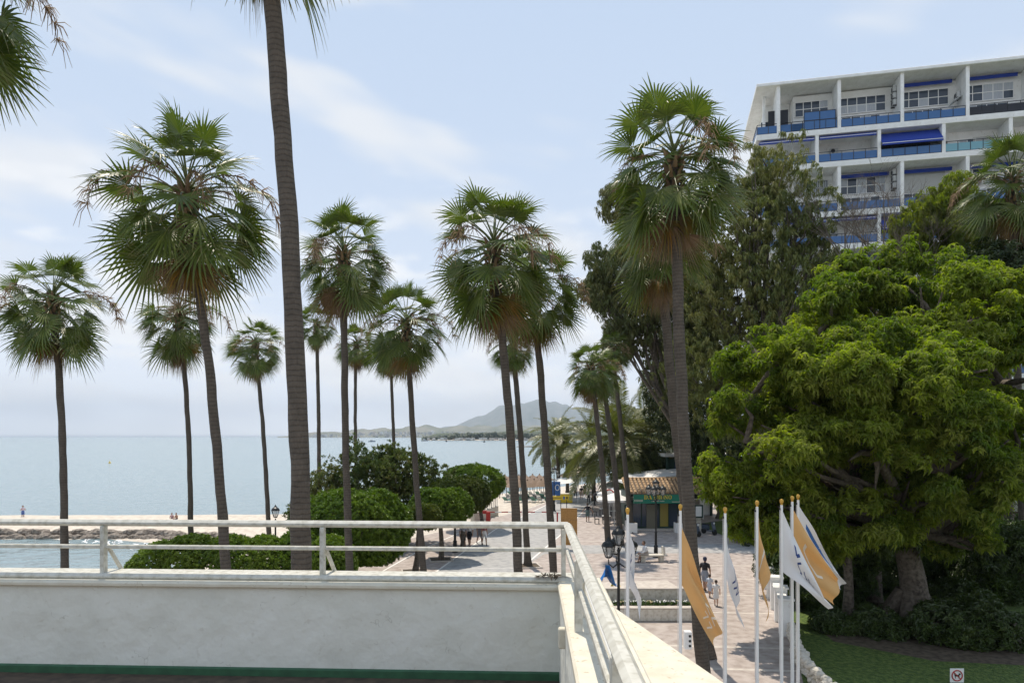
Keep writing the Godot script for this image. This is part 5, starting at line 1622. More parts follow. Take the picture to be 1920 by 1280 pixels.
func build_plaza() -> void:
	# street lamps
	lamp_post("black iron lantern post beside the bench", Vector3(gx(1230, 45), 0, -45), 5.0, 4)
	lamp_post("black iron lantern post with hanging baskets beside the planter", Vector3(gx(1160, 24.5), 0, -24.5), 4.6, 3)
	lamp_post("black iron lantern at the beach edge behind the hedge", Vector3(gx(516, 40), 0, -40), 3.75, 0)
	lamp_post("black iron lantern post under the clipped trees", Vector3(gx(853, 47), 0, -47), 4.2, 0)
	lamp_post("black iron lantern beside the blue information board", Vector3(gx(1039, 72), 0, -72), 4.6, 2)
	# raised planter in two steps
	var t := thing("stone_planter", "long cream stone planter with a row of pale flowers", "planter", Vector3(0, 0, 0))
	var x0 := 3.3
	var x1 := 8.2
	boxpart("front_wall", Vector3((x0 + x1) * 0.5, 0.27, -29.6), Vector3(x1 - x0, 0.54, 0.3), MT.stone, t, 0.02)
	boxpart("front_cap", Vector3((x0 + x1) * 0.5, 0.565, -29.6), Vector3(x1 - x0 + 0.1, 0.05, 0.4), MT.paving_pale, t, 0.015)
	boxpart("soil", Vector3((x0 + x1) * 0.5, 0.25, -30.2), Vector3(x1 - x0, 0.5, 0.9), MT.soil, t)
	boxpart("back_wall", Vector3((x0 + x1) * 0.5, 0.55, -30.85), Vector3(x1 - x0, 1.1, 0.3), MT.stone, t, 0.02)
	boxpart("back_cap", Vector3((x0 + x1) * 0.5, 1.13, -30.85), Vector3(x1 - x0 + 0.1, 0.06, 0.42), MT.paving_pale, t, 0.015)
	var n := 14
	for i in n:
		for q in [[0.27, -29.448, 0.5], [0.55, -30.698, 1.04]]:
			var w := (x1 - x0) / n
			boxpart("facing_stone", Vector3(x0 + w * (i + 0.5), q[0], q[1]), Vector3(w - 0.02, q[2], 0.02), MT.stone, t, 0.006)
	var small := clump(16, 0.1, 0.05, 0.6, 0.2, 301)
	for i in 15:
		var p := thing("flower_plant", "small pale flowering plant in the stone planter", "plant", Vector3(x0 + 0.2 + i * 0.32, 0.5, -30.05 + rng.randf_range(-0.08, 0.08)), 0.0, "plants in the stone planter")
		foliage(p, "foliage", [[Vector3(0, 0.1, 0), Vector3(0.16, 0.13, 0.16)]], 16, small, MT.leaf, [Color(0.06, 0.12, 0.03), Color(0.12, 0.18, 0.06)], 0.5, 0.3)
		var fl := MB.new()
		for k in 7: fl.ball(Vector3(rng.randf_range(-0.13, 0.13), 0.2 + rng.randf() * 0.06, rng.randf_range(-0.1, 0.13)), Vector3(0.035, 0.025, 0.035), 6)
		part("blossom", fl, MT.canvas if i % 4 else mat(0.6, 0.5, 0.3, 0.8), p)
	# ramp slab behind the planter
	var rp := MB.new()
	rp.box(Vector3(5.5, 0.3, -33.0), Vector3(5.4, 0.6, 3.4), 0.03, Basis(Vector3.UP, 0.12))
	tag(part("raised_terrace", rp, MT.paving_pale), "raised cream paved step behind the stone planter", "step")
	# crumpled tarpaulin
	var tp := MB.new()
	var f := FastNoiseLite.new()
	f.seed = 9; f.frequency = 1.6; f.fractal_octaves = 3
	var gridp := []
	for i in 17:
		var row := []
		for k in 13:
			var u := i / 16.0; var v := k / 12.0
			var hgt: float = 0.12 + 1.1 * exp(-pow((u - 0.72) * 7.0, 2.0)) * (1.0 - 0.6 * v) + 0.8 * exp(-pow((u - 0.15) * 6.0, 2.0)) * (1.0 - v * 0.5) + 0.3 * abs(f.get_noise_2d(u * 3, v * 3))
			row.append(Vector3(3.1 + u * 1.9 + 0.15 * f.get_noise_2d(u * 4 + 9, v * 4), 0.62 + hgt * 1.05, -31.9 - v * 1.0))
		gridp.append(row)
	for i in 16:
		for k in 12: tp.quad(gridp[i][k], gridp[i + 1][k], gridp[i + 1][k + 1], gridp[i][k + 1])
	var tt := thing("tarpaulin", "crumpled blue and yellow tarpaulin heaped on the cream step", "tarpaulin")
	part("blue_sheet", tp, MT.tarp_blue, tt)
	for q in [[3.0, 0.8], [4.55, 0.75], [4.9, 0.72]]:
		var yb := MB.new()
		yb.tube([Vector3(q[0], q[1], -31.8), Vector3(q[0] + 0.1, q[1] + 0.28, -31.75), Vector3(q[0] + 0.3, q[1] + 0.04, -31.7)], [0.07, 0.1, 0.05], 7)
		part("yellow_fold", yb, MT.yellow, tt)
	# bench
	t = thing("bench", "grey stone bench under the lantern post", "bench", Vector3(gx(1225, 43), 0, -43.4), 0.1)
	boxpart("seat", Vector3(0, 0.42, 0), Vector3(1.9, 0.1, 0.55), MT.stone, t, 0.02)
	for x in [-0.6, 0.6]: boxpart("leg", Vector3(x, 0.18, 0), Vector3(0.25, 0.37, 0.45), MT.stone, t, 0.02)
	boxpart("backrest", Vector3(0.75, 0.72, 0), Vector3(0.1, 0.5, 0.5), MT.stone, t, 0.02)
	# orange notice panel
	t = thing("notice_panel", "tall plain orange wooden panel on two posts beside the road", "panel", Vector3(gx(1067, 48), 0, -48), -0.1)
	boxpart("board", Vector3(0, 1.62, 0), Vector3(1.15, 2.6, 0.07), MT.wood, t, 0.01)
	for x in [-0.5, 0.5]: boxpart("post", Vector3(x, 1.4, -0.06), Vector3(0.07, 2.8, 0.05), MT.iron, t)
	for y in [0.9, 1.5, 2.1]: boxpart("joint_strip", Vector3(0, y, 0.04), Vector3(1.13, 0.012, 0.01), MT.twig, t)
	# barrier across the road
	t = thing("road_barrier", "red and white barrier pole across the seaside road", "barrier", Vector3(-2.2, 0, -63.2))
	boxpart("drive_box", Vector3(0, 0.5, 0), Vector3(0.4, 1.0, 0.4), MT.red, t, 0.03)
	boxpart("counterweight", Vector3(-0.5, 0.95, 0), Vector3(0.7, 0.3, 0.2), MT.red, t, 0.03)
	for i in 10: boxpart("pole_section", Vector3(0.3 + i * 0.62, 0.95, 0), Vector3(0.618, 0.09, 0.07), MT.red if i % 2 == 0 else MT.white_paint, t)
	boxpart("rest_post", Vector3(6.4, 0.45, 0), Vector3(0.14, 0.9, 0.14), MT.red, t, 0.02)
	# ramp wall with fence down to the beach
	t = thing("beach_ramp", "cream walled beach ramp with dark fence panels by the farthest clipped tree", "ramp", Vector3(-2.6, 0, -66))
	var rb := MB.new()
	rb.box(Vector3(0, 0.2, 0), Vector3(0.4, 1.4, 7.0), 0.02, Basis(Vector3.UP, -0.3))
	part("wall", rb, MT.stone, t)
	for i in 6:
		var p := Vector3(-0.9 + i * 0.36, 1.7, 2.8 - i * 1.12)
		boxpart("fence_panel", p, Vector3(0.06, 1.5, 1.0), MT.dark_metal, t)
		boxpart("fence_post", p + Vector3(0.18, 0.05, -0.56), Vector3(0.07, 1.7, 0.07), MT.white_paint, t)
	# signs by the walkway
	t = thing("information_board", "blue information board with white ring on the walkway", "sign", Vector3(gx(1043, 74), 0, -74))
	boxpart("panel", Vector3(0, 2.3, 0), Vector3(0.9, 1.5, 0.08), MT.sign_blue, t, 0.02)
	for x in [-0.5, 0.5]: boxpart("post", Vector3(x, 0.75, 0), Vector3(0.08, 1.5, 0.06), MT.iron, t)
	var rg := MB.new()
	for i in 20:
		var a := TAU * i / 20.0; var e := TAU * (i + 1) / 20.0
		rg.tube([Vector3(cos(a) * 0.22 + 0.12, 2.4 + sin(a) * 0.3, 0.05), Vector3(cos(e) * 0.22 + 0.12, 2.4 + sin(e) * 0.3, 0.05)], [0.045, 0.045], 5, false)
	part("ring_mark", rg, MT.white_paint, t)
	t = thing("direction_sign", "long yellow direction sign below the blue board", "sign", Vector3(gx(1050, 71), 0, -71))
	boxpart("panel", Vector3(0, 1.55, 0), Vector3(1.75, 0.42, 0.06), MT.yellow, t, 0.01)
	boxpart("pictogram", Vector3(0.42, 1.55, 0.035), Vector3(0.2, 0.3, 0.01), MT.sign_blue, t)
	boxpart("pictogram", Vector3(0.72, 1.55, 0.035), Vector3(0.16, 0.24, 0.01), MT.iron, t)
	boxpart("lettering_line", Vector3(-0.3, 1.55, 0.034), Vector3(0.95, 0.07, 0.008), MT.twig, t)
	for x in [-0.7, 0.7]: boxpart("post", Vector3(x, 0.7, -0.02), Vector3(0.07, 1.4, 0.05), MT.iron, t)
	t = thing("traffic_sign", "round red-rimmed traffic sign among the white parasols", "sign", Vector3(gx(1143, 62), 0, -62))
	var ts := MB.new()
	ts.tube([Vector3(0, 2.75, 0), Vector3(0, 2.75, 0.03)], [0.42, 0.42], 24)
	part("rim", ts, MT.red, t)
	ts = MB.new()
	ts.tube([Vector3(0, 2.75, 0.031), Vector3(0, 2.75, 0.04)], [0.31, 0.31], 24)
	part("disc", ts, MT.white_paint, t)
	boxpart("post", Vector3(0, 1.2, -0.03), Vector3(0.06, 2.4, 0.05), MT.shutter, t)
	t = thing("market_stall", "yellow and white beach stall beside the walkway", "stall", Vector3(gx(1062, 82), 0, -82))
	boxpart("counter", Vector3(0, 0.5, 0), Vector3(1.4, 1.0, 1.0), MT.yellow, t, 0.03)
	var sr := MB.new()
	sr.quad(Vector3(-1.6, 2.2, 1.0), Vector3(1.5, 2.5, 1.0), Vector3(1.5, 3.1, -0.6), Vector3(-1.6, 2.8, -0.6))
	part("awning", sr, MT.canvas, t)
	for x in [-1.3, 1.3]: boxpart("post", Vector3(x, 1.25, 0.9), Vector3(0.07, 2.5, 0.07), MT.white_paint, t)
	# restaurant terrace
	for q in [[1152, 60, 0.0], [1168, 63, 0.1], [1150, 66, -0.1], [1172, 70, 0.2], [1196, 68, 0.1], [1150, 76, 0.0], [1175, 80, 0.0]]:
		parasol("white restaurant parasol beside the walkway", Vector3(gx(q[0], q[1]), 0, -q[1]), 1.6, 3.0, MT.canvas, "white parasols of the restaurant")
	for q in [[1070, 96], [1092, 104], [1112, 98], [1085, 112]]:
		parasol("beige parasol at the far end of the walkway", Vector3(gx(q[0], q[1]), 0, -q[1]), 2.0, 3.0, MT.canvas_beige, "beige parasols by the beach")
	for q in [[1137, 62], [1150, 66], [1166, 68], [1131, 68]]:
		t = thing("cafe_table", "small dark cafe table under the restaurant parasols", "table", Vector3(gx(q[0], q[1]), 0, -q[1]), 0.0, "cafe tables by the walkway")
		boxpart("top", Vector3(0, 0.74, 0), Vector3(0.75, 0.04, 0.75), MT.shutter, t, 0.01)
		for x in [-0.32, 0.32]:
			for z in [-0.32, 0.32]: boxpart("leg", Vector3(x, 0.36, z), Vector3(0.04, 0.72, 0.04), MT.iron, t)
		for sx in [-0.85, 0.85]:
			var ch := thing("cafe_chair", "dark cafe chair at a small table by the walkway", "chair", t.position + Vector3(sx, 0, rng.randf_range(-0.1, 0.1)), 0.0 if sx > 0 else PI, "cafe chairs by the walkway")
			boxpart("seat", Vector3(0, 0.45, 0), Vector3(0.44, 0.04, 0.44), MT.iron, ch, 0.01)
			boxpart("backrest", Vector3(0.2, 0.72, 0), Vector3(0.04, 0.45, 0.42), MT.iron, ch, 0.01)
			for x in [-0.18, 0.18]:
				for z in [-0.18, 0.18]: boxpart("leg", Vector3(x, 0.22, z), Vector3(0.035, 0.44, 0.035), MT.iron, ch)
	# beach furniture
	for r in 3:
		for i in 7:
			var d := 96.0 + r * 9.0
			thatch_parasol(Vector3(gx(950 + i * 13 + r * 4, d) - 1.0, -0.85 - r * 0.15, -d - rng.randf_range(-1.5, 1.5)))
	for i in 22:
		var d := 90.0 + (i % 3) * 6.0
		lounger(Vector3(gx(952 + i * 4.2, d), -0.8 - (i % 3) * 0.12, -d), rng.randf_range(-0.2, 0.2) + 2.6, MT.shutter if i % 2 else mat(0.10, 0.22, 0.18, 0.8), "beach lounger set out under the thatched parasols")
	# parked scooters before the restaurant
	for q in [[1300, 54.5, "dark parked scooter beside the restaurant menu board"], [1330, 55.5, "second dark scooter behind the tall palm"]]:
		scooter(q[2], Vector3(gx(q[0], q[1]), 0, -q[1]), 0.5)
	# white garden wall with pillars
	t = thing("garden_balustrade", "white pillared garden wall along the footpath", "wall")
	var a := Vector3(11.0, 0, -27.4)
	var e := Vector3(15.3, 0, -42.0)
	var dirv := (e - a)
	var bas := Basis(Vector3.UP, -atan2(dirv.z, dirv.x))
	for i in 8:
		var p := a.lerp(e, i / 7.0)
		var pb := MB.new()
		pb.box(p + Vector3(0, 0.72, 0), Vector3(0.5, 1.44, 0.5), 0.02, bas)
		pb.box(p + Vector3(0, 1.48, 0), Vector3(0.62, 0.09, 0.62), 0.02, bas)
		part("pillar", pb, MT.white, t)
		if i < 7:
			var m := a.lerp(e, (i + 0.5) / 7.0)
			var wb := MB.new()
			wb.box(m + Vector3(0, 0.6, 0), Vector3(dirv.length() / 7.0 - 0.5, 1.2, 0.25), 0.01, bas)
			wb.box(m + Vector3(0, 1.24, 0), Vector3(dirv.length() / 7.0 - 0.5, 0.08, 0.36), 0.01, bas)
			part("wall_panel", wb, MT.white, t)
	# rough stone kerb wall nearer
	t = thing("stone_wall", "curved low wall of rough stones between footpath and lawn", "wall")
	var line := [Vector3(11.0, 0, -26.8), Vector3(10.2, 0, -24.5), Vector3(9.7, 0, -22.0), Vector3(9.5, 0, -19.0)]
	var proto := []
	for k in 4: proto.append(rock_mesh(90 + k))
	for i in 3:
		for k in 9:
			for row in 3:
				var p: Vector3 = line[i].lerp(line[i + 1], k / 9.0) + Vector3(rng.randf_range(-0.05, 0.05), 0.12 + row * 0.21, rng.randf_range(-0.05, 0.05))
				put("stone", proto[rng.randi() % 4], MT.stone, t, Transform3D(Basis(Vector3.UP, rng.randf() * TAU).scaled(Vector3(0.2, 0.15, 0.2)), p))
	# no-dogs sign on the lawn
	t = thing("lawn_sign", "small white prohibition sign with red ring and dog on the lawn", "sign", Vector3(gx(1795, 22.0), 0, -22.0))
	boxpart("stake", Vector3(0, 0.15, -0.03), Vector3(0.05, 0.5, 0.04), MT.iron, t)
	var py := gy(1266, 22.0)
	boxpart("panel", Vector3(0, py, 0), Vector3(0.45, 0.45, 0.02), MT.white_paint, t, 0.005)
	var rr := MB.new()
	for i in 24:
		var a1 := TAU * i / 24.0; var a2 := TAU * (i + 1) / 24.0
		rr.tube([Vector3(cos(a1) * 0.165, py + sin(a1) * 0.165, 0.014), Vector3(cos(a2) * 0.165, py + sin(a2) * 0.165, 0.014)], [0.02, 0.02], 5, false)
	rr.tube([Vector3(-0.115, py + 0.115, 0.016), Vector3(0.115, py - 0.115, 0.016)], [0.017, 0.017], 5, true)
	part("red_ring", rr, MT.red, t)
	var dg := MB.new()
	dg.box(Vector3(0, py, 0.013), Vector3(0.15, 0.055, 0.006)); dg.box(Vector3(0.08, py + 0.045, 0.0131), Vector3(0.06, 0.05, 0.006))
	for x in [-0.06, 0.055]: dg.box(Vector3(x, py - 0.055, 0.0132), Vector3(0.02, 0.07, 0.006))
	dg.box(Vector3(-0.085, py + 0.04, 0.0131), Vector3(0.015, 0.06, 0.006))
	part("dog_mark", dg, MT.iron, t)
	# white service cabinet on the near palm
	t = thing("service_box", "white meter box fixed to the tall stout palm", "box", Vector3(gx(1291, 19.6), 0, -19.6))
	boxpart("case", Vector3(-0.02, 2.15, 0), Vector3(0.2, 0.5, 0.2), MT.white_paint, t, 0.01)
	for i in 3: boxpart("socket", Vector3(0.02, 2.0 + i * 0.14, 0.103), Vector3(0.07, 0.07, 0.02), MT.iron, t, 0.01)
	# tree pits
	for q in [[990, 41.8], [777, 40.0], [826, 44.0]]:
		t = thing("tree_pit", "square soil pit with pale kerb round a trunk by the road", "tree pit", Vector3(gx(q[0], q[1]), 0, -q[1]), 0.2, "tree pits by the road")
		boxpart("soil", Vector3(0, 0.012, 0), Vector3(1.3, 0.02, 1.3), MT.soil, t)
		for s in [-0.7, 0.7]:
			boxpart("kerb", Vector3(s, 0.04, 0), Vector3(0.1, 0.08, 1.5), MT.paving_pale, t, 0.01)
			boxpart("kerb", Vector3(0, 0.04, s), Vector3(1.3, 0.08, 0.1), MT.paving_pale, t, 0.01)

func scooter(label: String, at: Vector3, turn: float) -> void:
	var t := thing("scooter", label, "scooter", at, turn, "scooters by the restaurant")
	for z in [-0.6, 0.6]:
		var w := MB.new()
		w.tube([Vector3(-0.06, 0.24, z), Vector3(0.06, 0.24, z)], [0.24, 0.24], 16)
		part("wheel", w, MT.iron, t)
	var b := MB.new()
	b.box(Vector3(0, 0.55, -0.4), Vector3(0.32, 0.4, 0.8), 0.1); b.box(Vector3(0, 0.3, 0.1), Vector3(0.3, 0.1, 0.6), 0.03)
	b.box(Vector3(0, 0.65, 0.5), Vector3(0.36, 0.8, 0.12), 0.05, Basis(Vector3.RIGHT, -0.3))
	part("body", b, mat(0.05, 0.07, 0.10, 0.3), t)
	boxpart("seat", Vector3(0, 0.79, -0.35), Vector3(0.28, 0.1, 0.75), MT.iron, t, 0.04)
	b = MB.new()
	b.tube([Vector3(-0.33, 1.05, 0.4), Vector3(0.33, 1.05, 0.4)], [0.02, 0.02], 6)
	part("handlebar", b, MT.iron, t)
	b = MB.new()
	b.ball(Vector3(0, 0.95, 0.55), Vector3(0.09, 0.09, 0.05), 10)
	part("headlight", b, MT.white_paint, t)

# ---- flags
func flag(label: String, px: float, top_py: float, d: float, cloth: Material, print_m: Material, hoist_top: float, hoist: float, tf: Vector3, bf: Vector3, marks: Array, phase: float) -> void:
	var foot := Vector3(gx(px, d), 0, -d)
	var h := gy(top_py, d)
	var pl := thing("flagpole", "white flagpole with gilt ball, " + label.get_slice("|", 0), "flagpole", foot, 0.0, "flagpoles in a row beside the footpath")
	var b := MB.new()
	b.tube([Vector3.ZERO, Vector3(0, h * 0.5, 0), Vector3(0, h - 0.1, 0)], [0.05, 0.045, 0.036], 12)
	part("pole", b, MT.white_paint, pl)
	b = MB.new()
	b.lathe([Vector2(0.03, -0.13), Vector2(0.035, -0.06), Vector2(0.055, -0.03), Vector2(0.06, 0.02), Vector2(0.045, 0.06), Vector2(0.0, 0.08)], Vector3(0, h, 0), 12)
	part("finial", b, MT.gold, pl)
	b = MB.new()
	b.box(Vector3(-0.05, h - 0.22, 0), Vector3(0.05, 0.06, 0.04), 0.01)
	part("pulley", b, MT.iron, pl)
	b = MB.new()
	b.tube([Vector3(-0.06, h - 0.24, 0.01), Vector3(-0.075, h * 0.5, 0.02), Vector3(-0.06, 1.2, 0.01)], [0.006, 0.006, 0.006], 4, false)
	part("halyard", b, MT.canvas, pl)
	var t := thing("flag", label.get_slice("|", 1), "flag", foot + Vector3(0.04, h - hoist_top, 0), 0.0, "flags on the row of poles")
	var nu := 26
	var nv := 16
	var g := []
	for i in nu + 1:
		var row := []
		for k in nv + 1: row.append(cloth_point(float(i) / nu, float(k) / nv, hoist, tf, bf, phase))
		g.append(row)
	var c := MB.new()
	for i in nu + 1:
		for k in nv + 1:
			var du: Vector3 = g[min(i + 1, nu)][k] - g[max(i - 1, 0)][k]
			var dv: Vector3 = g[i][min(k + 1, nv)] - g[i][max(k - 1, 0)]
			c.vert(g[i][k], dv.cross(du).normalized())
	for i in nu:
		for k in nv:
			var a := i * (nv + 1) + k
			c.ix.append_array([a, a + nv + 1, a + 1, a + 1, a + nv + 1, a + nv + 2])
	var co := part("cloth", c, cloth, t)
	if marks.size() > 0:
		var mk := MB.new()
		for st in marks:
			var w: float = st[0]
			for i in range(1, st.size() - 1):
				for s in 6:
					var p := (st[i] as Vector2).lerp(st[i + 1], s / 6.0)
					var q := (st[i] as Vector2).lerp(st[i + 1], (s + 1) / 6.0)
					var dq := (q - p).normalized().orthogonal() * w
					var pts := []
					for z in [p - dq, p + dq, q + dq, q - dq]:
						var m := cloth_point(z.x, z.y, hoist, tf, bf, phase)
						var mu := cloth_point(z.x + 0.01, z.y, hoist, tf, bf, phase) - m
						var mv := cloth_point(z.x, z.y + 0.01, hoist, tf, bf, phase) - m
						pts.append([m, mv.cross(mu).normalized() * 0.006])
					for sg in [-1.0, 1.0]:
						mk.quad(pts[0][0] + pts[0][1] * sg, pts[1][0] + pts[1][1] * sg, pts[2][0] + pts[2][1] * sg, pts[3][0] + pts[3][1] * sg)
		part("printed_mark", mk, print_m, co)

func cloth_point(u: float, v: float, hoist: float, tf: Vector3, bf: Vector3, phase: float) -> Vector3:
	var top := Vector3.ZERO.lerp(tf, u) + Vector3(0, -0.10 * sin(PI * u), 0)
	var bot := Vector3(0, -hoist, 0).lerp(bf, u) + Vector3(0.05 * sin(PI * u), -0.06 * sin(PI * u), 0)
	var p := top.lerp(bot, v)
	var amp := 0.10 * smoothstep(0.0, 0.35, u)
	p.z += amp * sin(v * 9.0 + u * 4.0 + phase) + 0.05 * amp * 10.0 * sin(u * 7.0 - v * 3.0 + phase * 2.0) * 0.5
	p.x += amp * 0.6 * sin(v * 7.0 + u * 3.0 + phase * 1.7)
	return p

func build_flags() -> void:
	var swirl := [[0.022, Vector2(0.30, 0.25), Vector2(0.24, 0.45), Vector2(0.32, 0.66), Vector2(0.48, 0.72), Vector2(0.60, 0.62)]]
	var letters := [[0.016, Vector2(0.55, 0.30), Vector2(0.62, 0.20), Vector2(0.68, 0.32), Vector2(0.56, 0.50), Vector2(0.70, 0.52)], [0.016, Vector2(0.74, 0.25), Vector2(0.84, 0.24), Vector2(0.74, 0.52), Vector2(0.86, 0.52)], [0.012, Vector2(0.60, 0.64), Vector2(0.70, 0.60), Vector2(0.66, 0.78)], [0.012, Vector2(0.76, 0.64), Vector2(0.86, 0.62), Vector2(0.80, 0.80)]]
	var script := [[0.014, Vector2(0.42, 0.30), Vector2(0.36, 0.42), Vector2(0.46, 0.50), Vector2(0.40, 0.64)], [0.014, Vector2(0.52, 0.34), Vector2(0.60, 0.46), Vector2(0.52, 0.60)], [0.012, Vector2(0.64, 0.32), Vector2(0.70, 0.52), Vector2(0.76, 0.34)], [0.02, Vector2(0.24, 0.22), Vector2(0.30, 0.34), Vector2(0.36, 0.22)]]
	flag("standing next to the iron lantern|white flag with dark script hanging limp beside the iron lantern", 1177, 957, 17.6, MT.flag_white, MT.navy, 0.45, 1.5, Vector3(0.16, -1.2, 0.1), Vector3(0.30, -2.35, 0.15), script, 0.4)
	flag("in front of the tall stout palm|orange flag with pale lettering blown out beside the tall stout palm", 1276, 950, 18.3, MT.flag_orange, MT.pale_print, 0.55, 1.55, Vector3(0.98, -2.55, 0.3), Vector3(0.72, -3.02, 0.45), letters, 1.3)
	flag("second from the tall stout palm|white flag with dark script hanging narrow in front of the footpath", 1360, 955, 18.7, MT.flag_white, MT.navy, 0.3, 1.6, Vector3(0.22, -1.9, 0.1), Vector3(0.36, -2.95, 0.2), script, 2.2)
	flag("bearing the narrow orange flag|orange flag hanging furled and narrow against its pole", 1420, 943, 19.2, MT.flag_orange, MT.pale_print, 0.35, 1.7, Vector3(0.20, -1.6, 0.15), Vector3(0.10, -2.95, 0.25), swirl, 3.1)
	flag("bearing the long trailing white flag|white flag with blue script trailing furthest out over the lawn", 1466, 940, 19.8, MT.flag_white, MT.navy, 0.3, 1.75, Vector3(1.05, -2.45, 0.3), Vector3(1.24, -2.75, 0.4), script, 4.0)
	flag("bearing the orange flag with a pale curl|orange flag with a pale curl blown across its neighbours", 1486, 934, 20.4, MT.flag_orange, MT.pale_print, 0.35, 1.7, Vector3(1.25, -2.0, 0.25), Vector3(1.05, -2.75, 0.4), swirl, 5.2)
	flag("last before the lawn wall|white and blue flag showing behind the orange one with a pale curl", 1497, 931, 21.2, MT.flag_white, MT.sign_blue, 0.3, 1.4, Vector3(1.3, -2.2, 0.2), Vector3(1.15, -2.5, 0.3), [[0.05, Vector2(0.15, 0.2), Vector2(0.5, 0.15), Vector2(0.85, 0.2)]], 0.9)

# a figure: tapered bones joined by a smooth minimum, meshed as surface nets
func figure(bones: Array, cell: float) -> ArrayMesh:
	var lo := Vector3(1e9, 1e9, 1e9)
	var hi := -lo
	for q in bones:
		for e in 2:
			var r: float = q[2 + e]
			lo = lo.min((q[e] as Vector3) - Vector3.ONE * r); hi = hi.max((q[e] as Vector3) + Vector3.ONE * r)
	lo -= Vector3.ONE * cell * 2.5
	hi += Vector3.ONE * cell * 2.5
	var nx := int((hi.x - lo.x) / cell) + 1
	var ny := int((hi.y - lo.y) / cell) + 1
	var nz := int((hi.z - lo.z) / cell) + 1
	var fld := PackedFloat32Array()
	fld.resize(nx * ny * nz)
	fld.fill(1.0)
	var who := PackedFloat32Array()
	who.resize(nx * ny * nz)
	who.fill(1.0)
	var id := PackedInt32Array()
	id.resize(nx * ny * nz)
	for bi in bones.size():
		var a: Vector3 = bones[bi][0]
		var b: Vector3 = bones[bi][1]
		var ra: float = bones[bi][2]
		var rb: float = bones[bi][3]
		var m: float = max(ra, rb) + cell * 2.5
		var p0 := ((a.min(b) - Vector3.ONE * m - lo) / cell).floor()
		var p1 := ((a.max(b) + Vector3.ONE * m - lo) / cell).ceil()
		var ab := b - a
		var l2: float = max(ab.length_squared(), 1e-8)
		for x in range(max(int(p0.x), 0), min(int(p1.x) + 1, nx)):
			for y in range(max(int(p0.y), 0), min(int(p1.y) + 1, ny)):
				for z in range(max(int(p0.z), 0), min(int(p1.z) + 1, nz)):
					var p := lo + Vector3(x, y, z) * cell
					var h: float = clamp((p - a).dot(ab) / l2, 0.0, 1.0)
					var dist := p.distance_to(a + ab * h) - lerpf(ra, rb, h)
					var i := (x * ny + y) * nz + z
					if dist < who[i]:
						who[i] = dist; id[i] = bi
					var k := 0.025
					var g: float = clamp(0.5 + 0.5 * (fld[i] - dist) / k, 0.0, 1.0)
					fld[i] = lerpf(fld[i], dist, g) - k * g * (1.0 - g)
	var mb := MB.new()
	var at := PackedInt32Array()
	at.resize(nx * ny * nz)
	at.fill(-1)
	var offs := [0, 1, nz, nz + 1, ny * nz, ny * nz + 1, ny * nz + nz, ny * nz + nz + 1]
	var edges := [[0, 1], [2, 3], [4, 5], [6, 7], [0, 2], [1, 3], [4, 6], [5, 7], [0, 4], [1, 5], [2, 6], [3, 7]]
	for x in nx - 1:
		for y in ny - 1:
			for z in nz - 1:
				var i := (x * ny + y) * nz + z
				var inside := 0
				for o in offs:
					if fld[i + o] < 0.0: inside += 1
				if inside == 0 or inside == 8: continue
				var s := Vector3.ZERO
				var c := 0
				for e in edges:
					var fa := fld[i + offs[e[0]]]
					var fb := fld[i + offs[e[1]]]
					if (fa < 0.0) == (fb < 0.0): continue
					var t := fa / (fa - fb)
					var pa := Vector3(e[0] >> 2, (e[0] >> 1) & 1, e[0] & 1)
					var pb := Vector3(e[1] >> 2, (e[1] >> 1) & 1, e[1] & 1)
					s += pa.lerp(pb, t)
					c += 1
				var nn := Vector3(fld[i + offs[4]] - fld[i], fld[i + offs[2]] - fld[i], fld[i + offs[1]] - fld[i]).normalized()
				at[i] = mb.vert(lo + (Vector3(x, y, z) + s / c) * cell, nn, bones[id[i]][4])
	for x in range(1, nx - 1):
		for y in range(1, ny - 1):
			for z in range(1, nz - 1):
				var i := (x * ny + y) * nz + z
				var s0 := fld[i] < 0.0
				for ax in 3:
					var st: int = [ny * nz, nz, 1][ax]
					if s0 == (fld[i + st] < 0.0): continue
					var u: int = [nz, 1, ny * nz][ax]
					var v: int = [1, ny * nz, nz][ax]
					var q := [at[i], at[i - u], at[i - u - v], at[i - v]]
					if q.min() < 0: continue
					if s0: mb.ix.append_array([q[0], q[2], q[1], q[0], q[3], q[2]])
					else: mb.ix.append_array([q[0], q[1], q[2], q[0], q[2], q[3]])
	return mb.mesh()

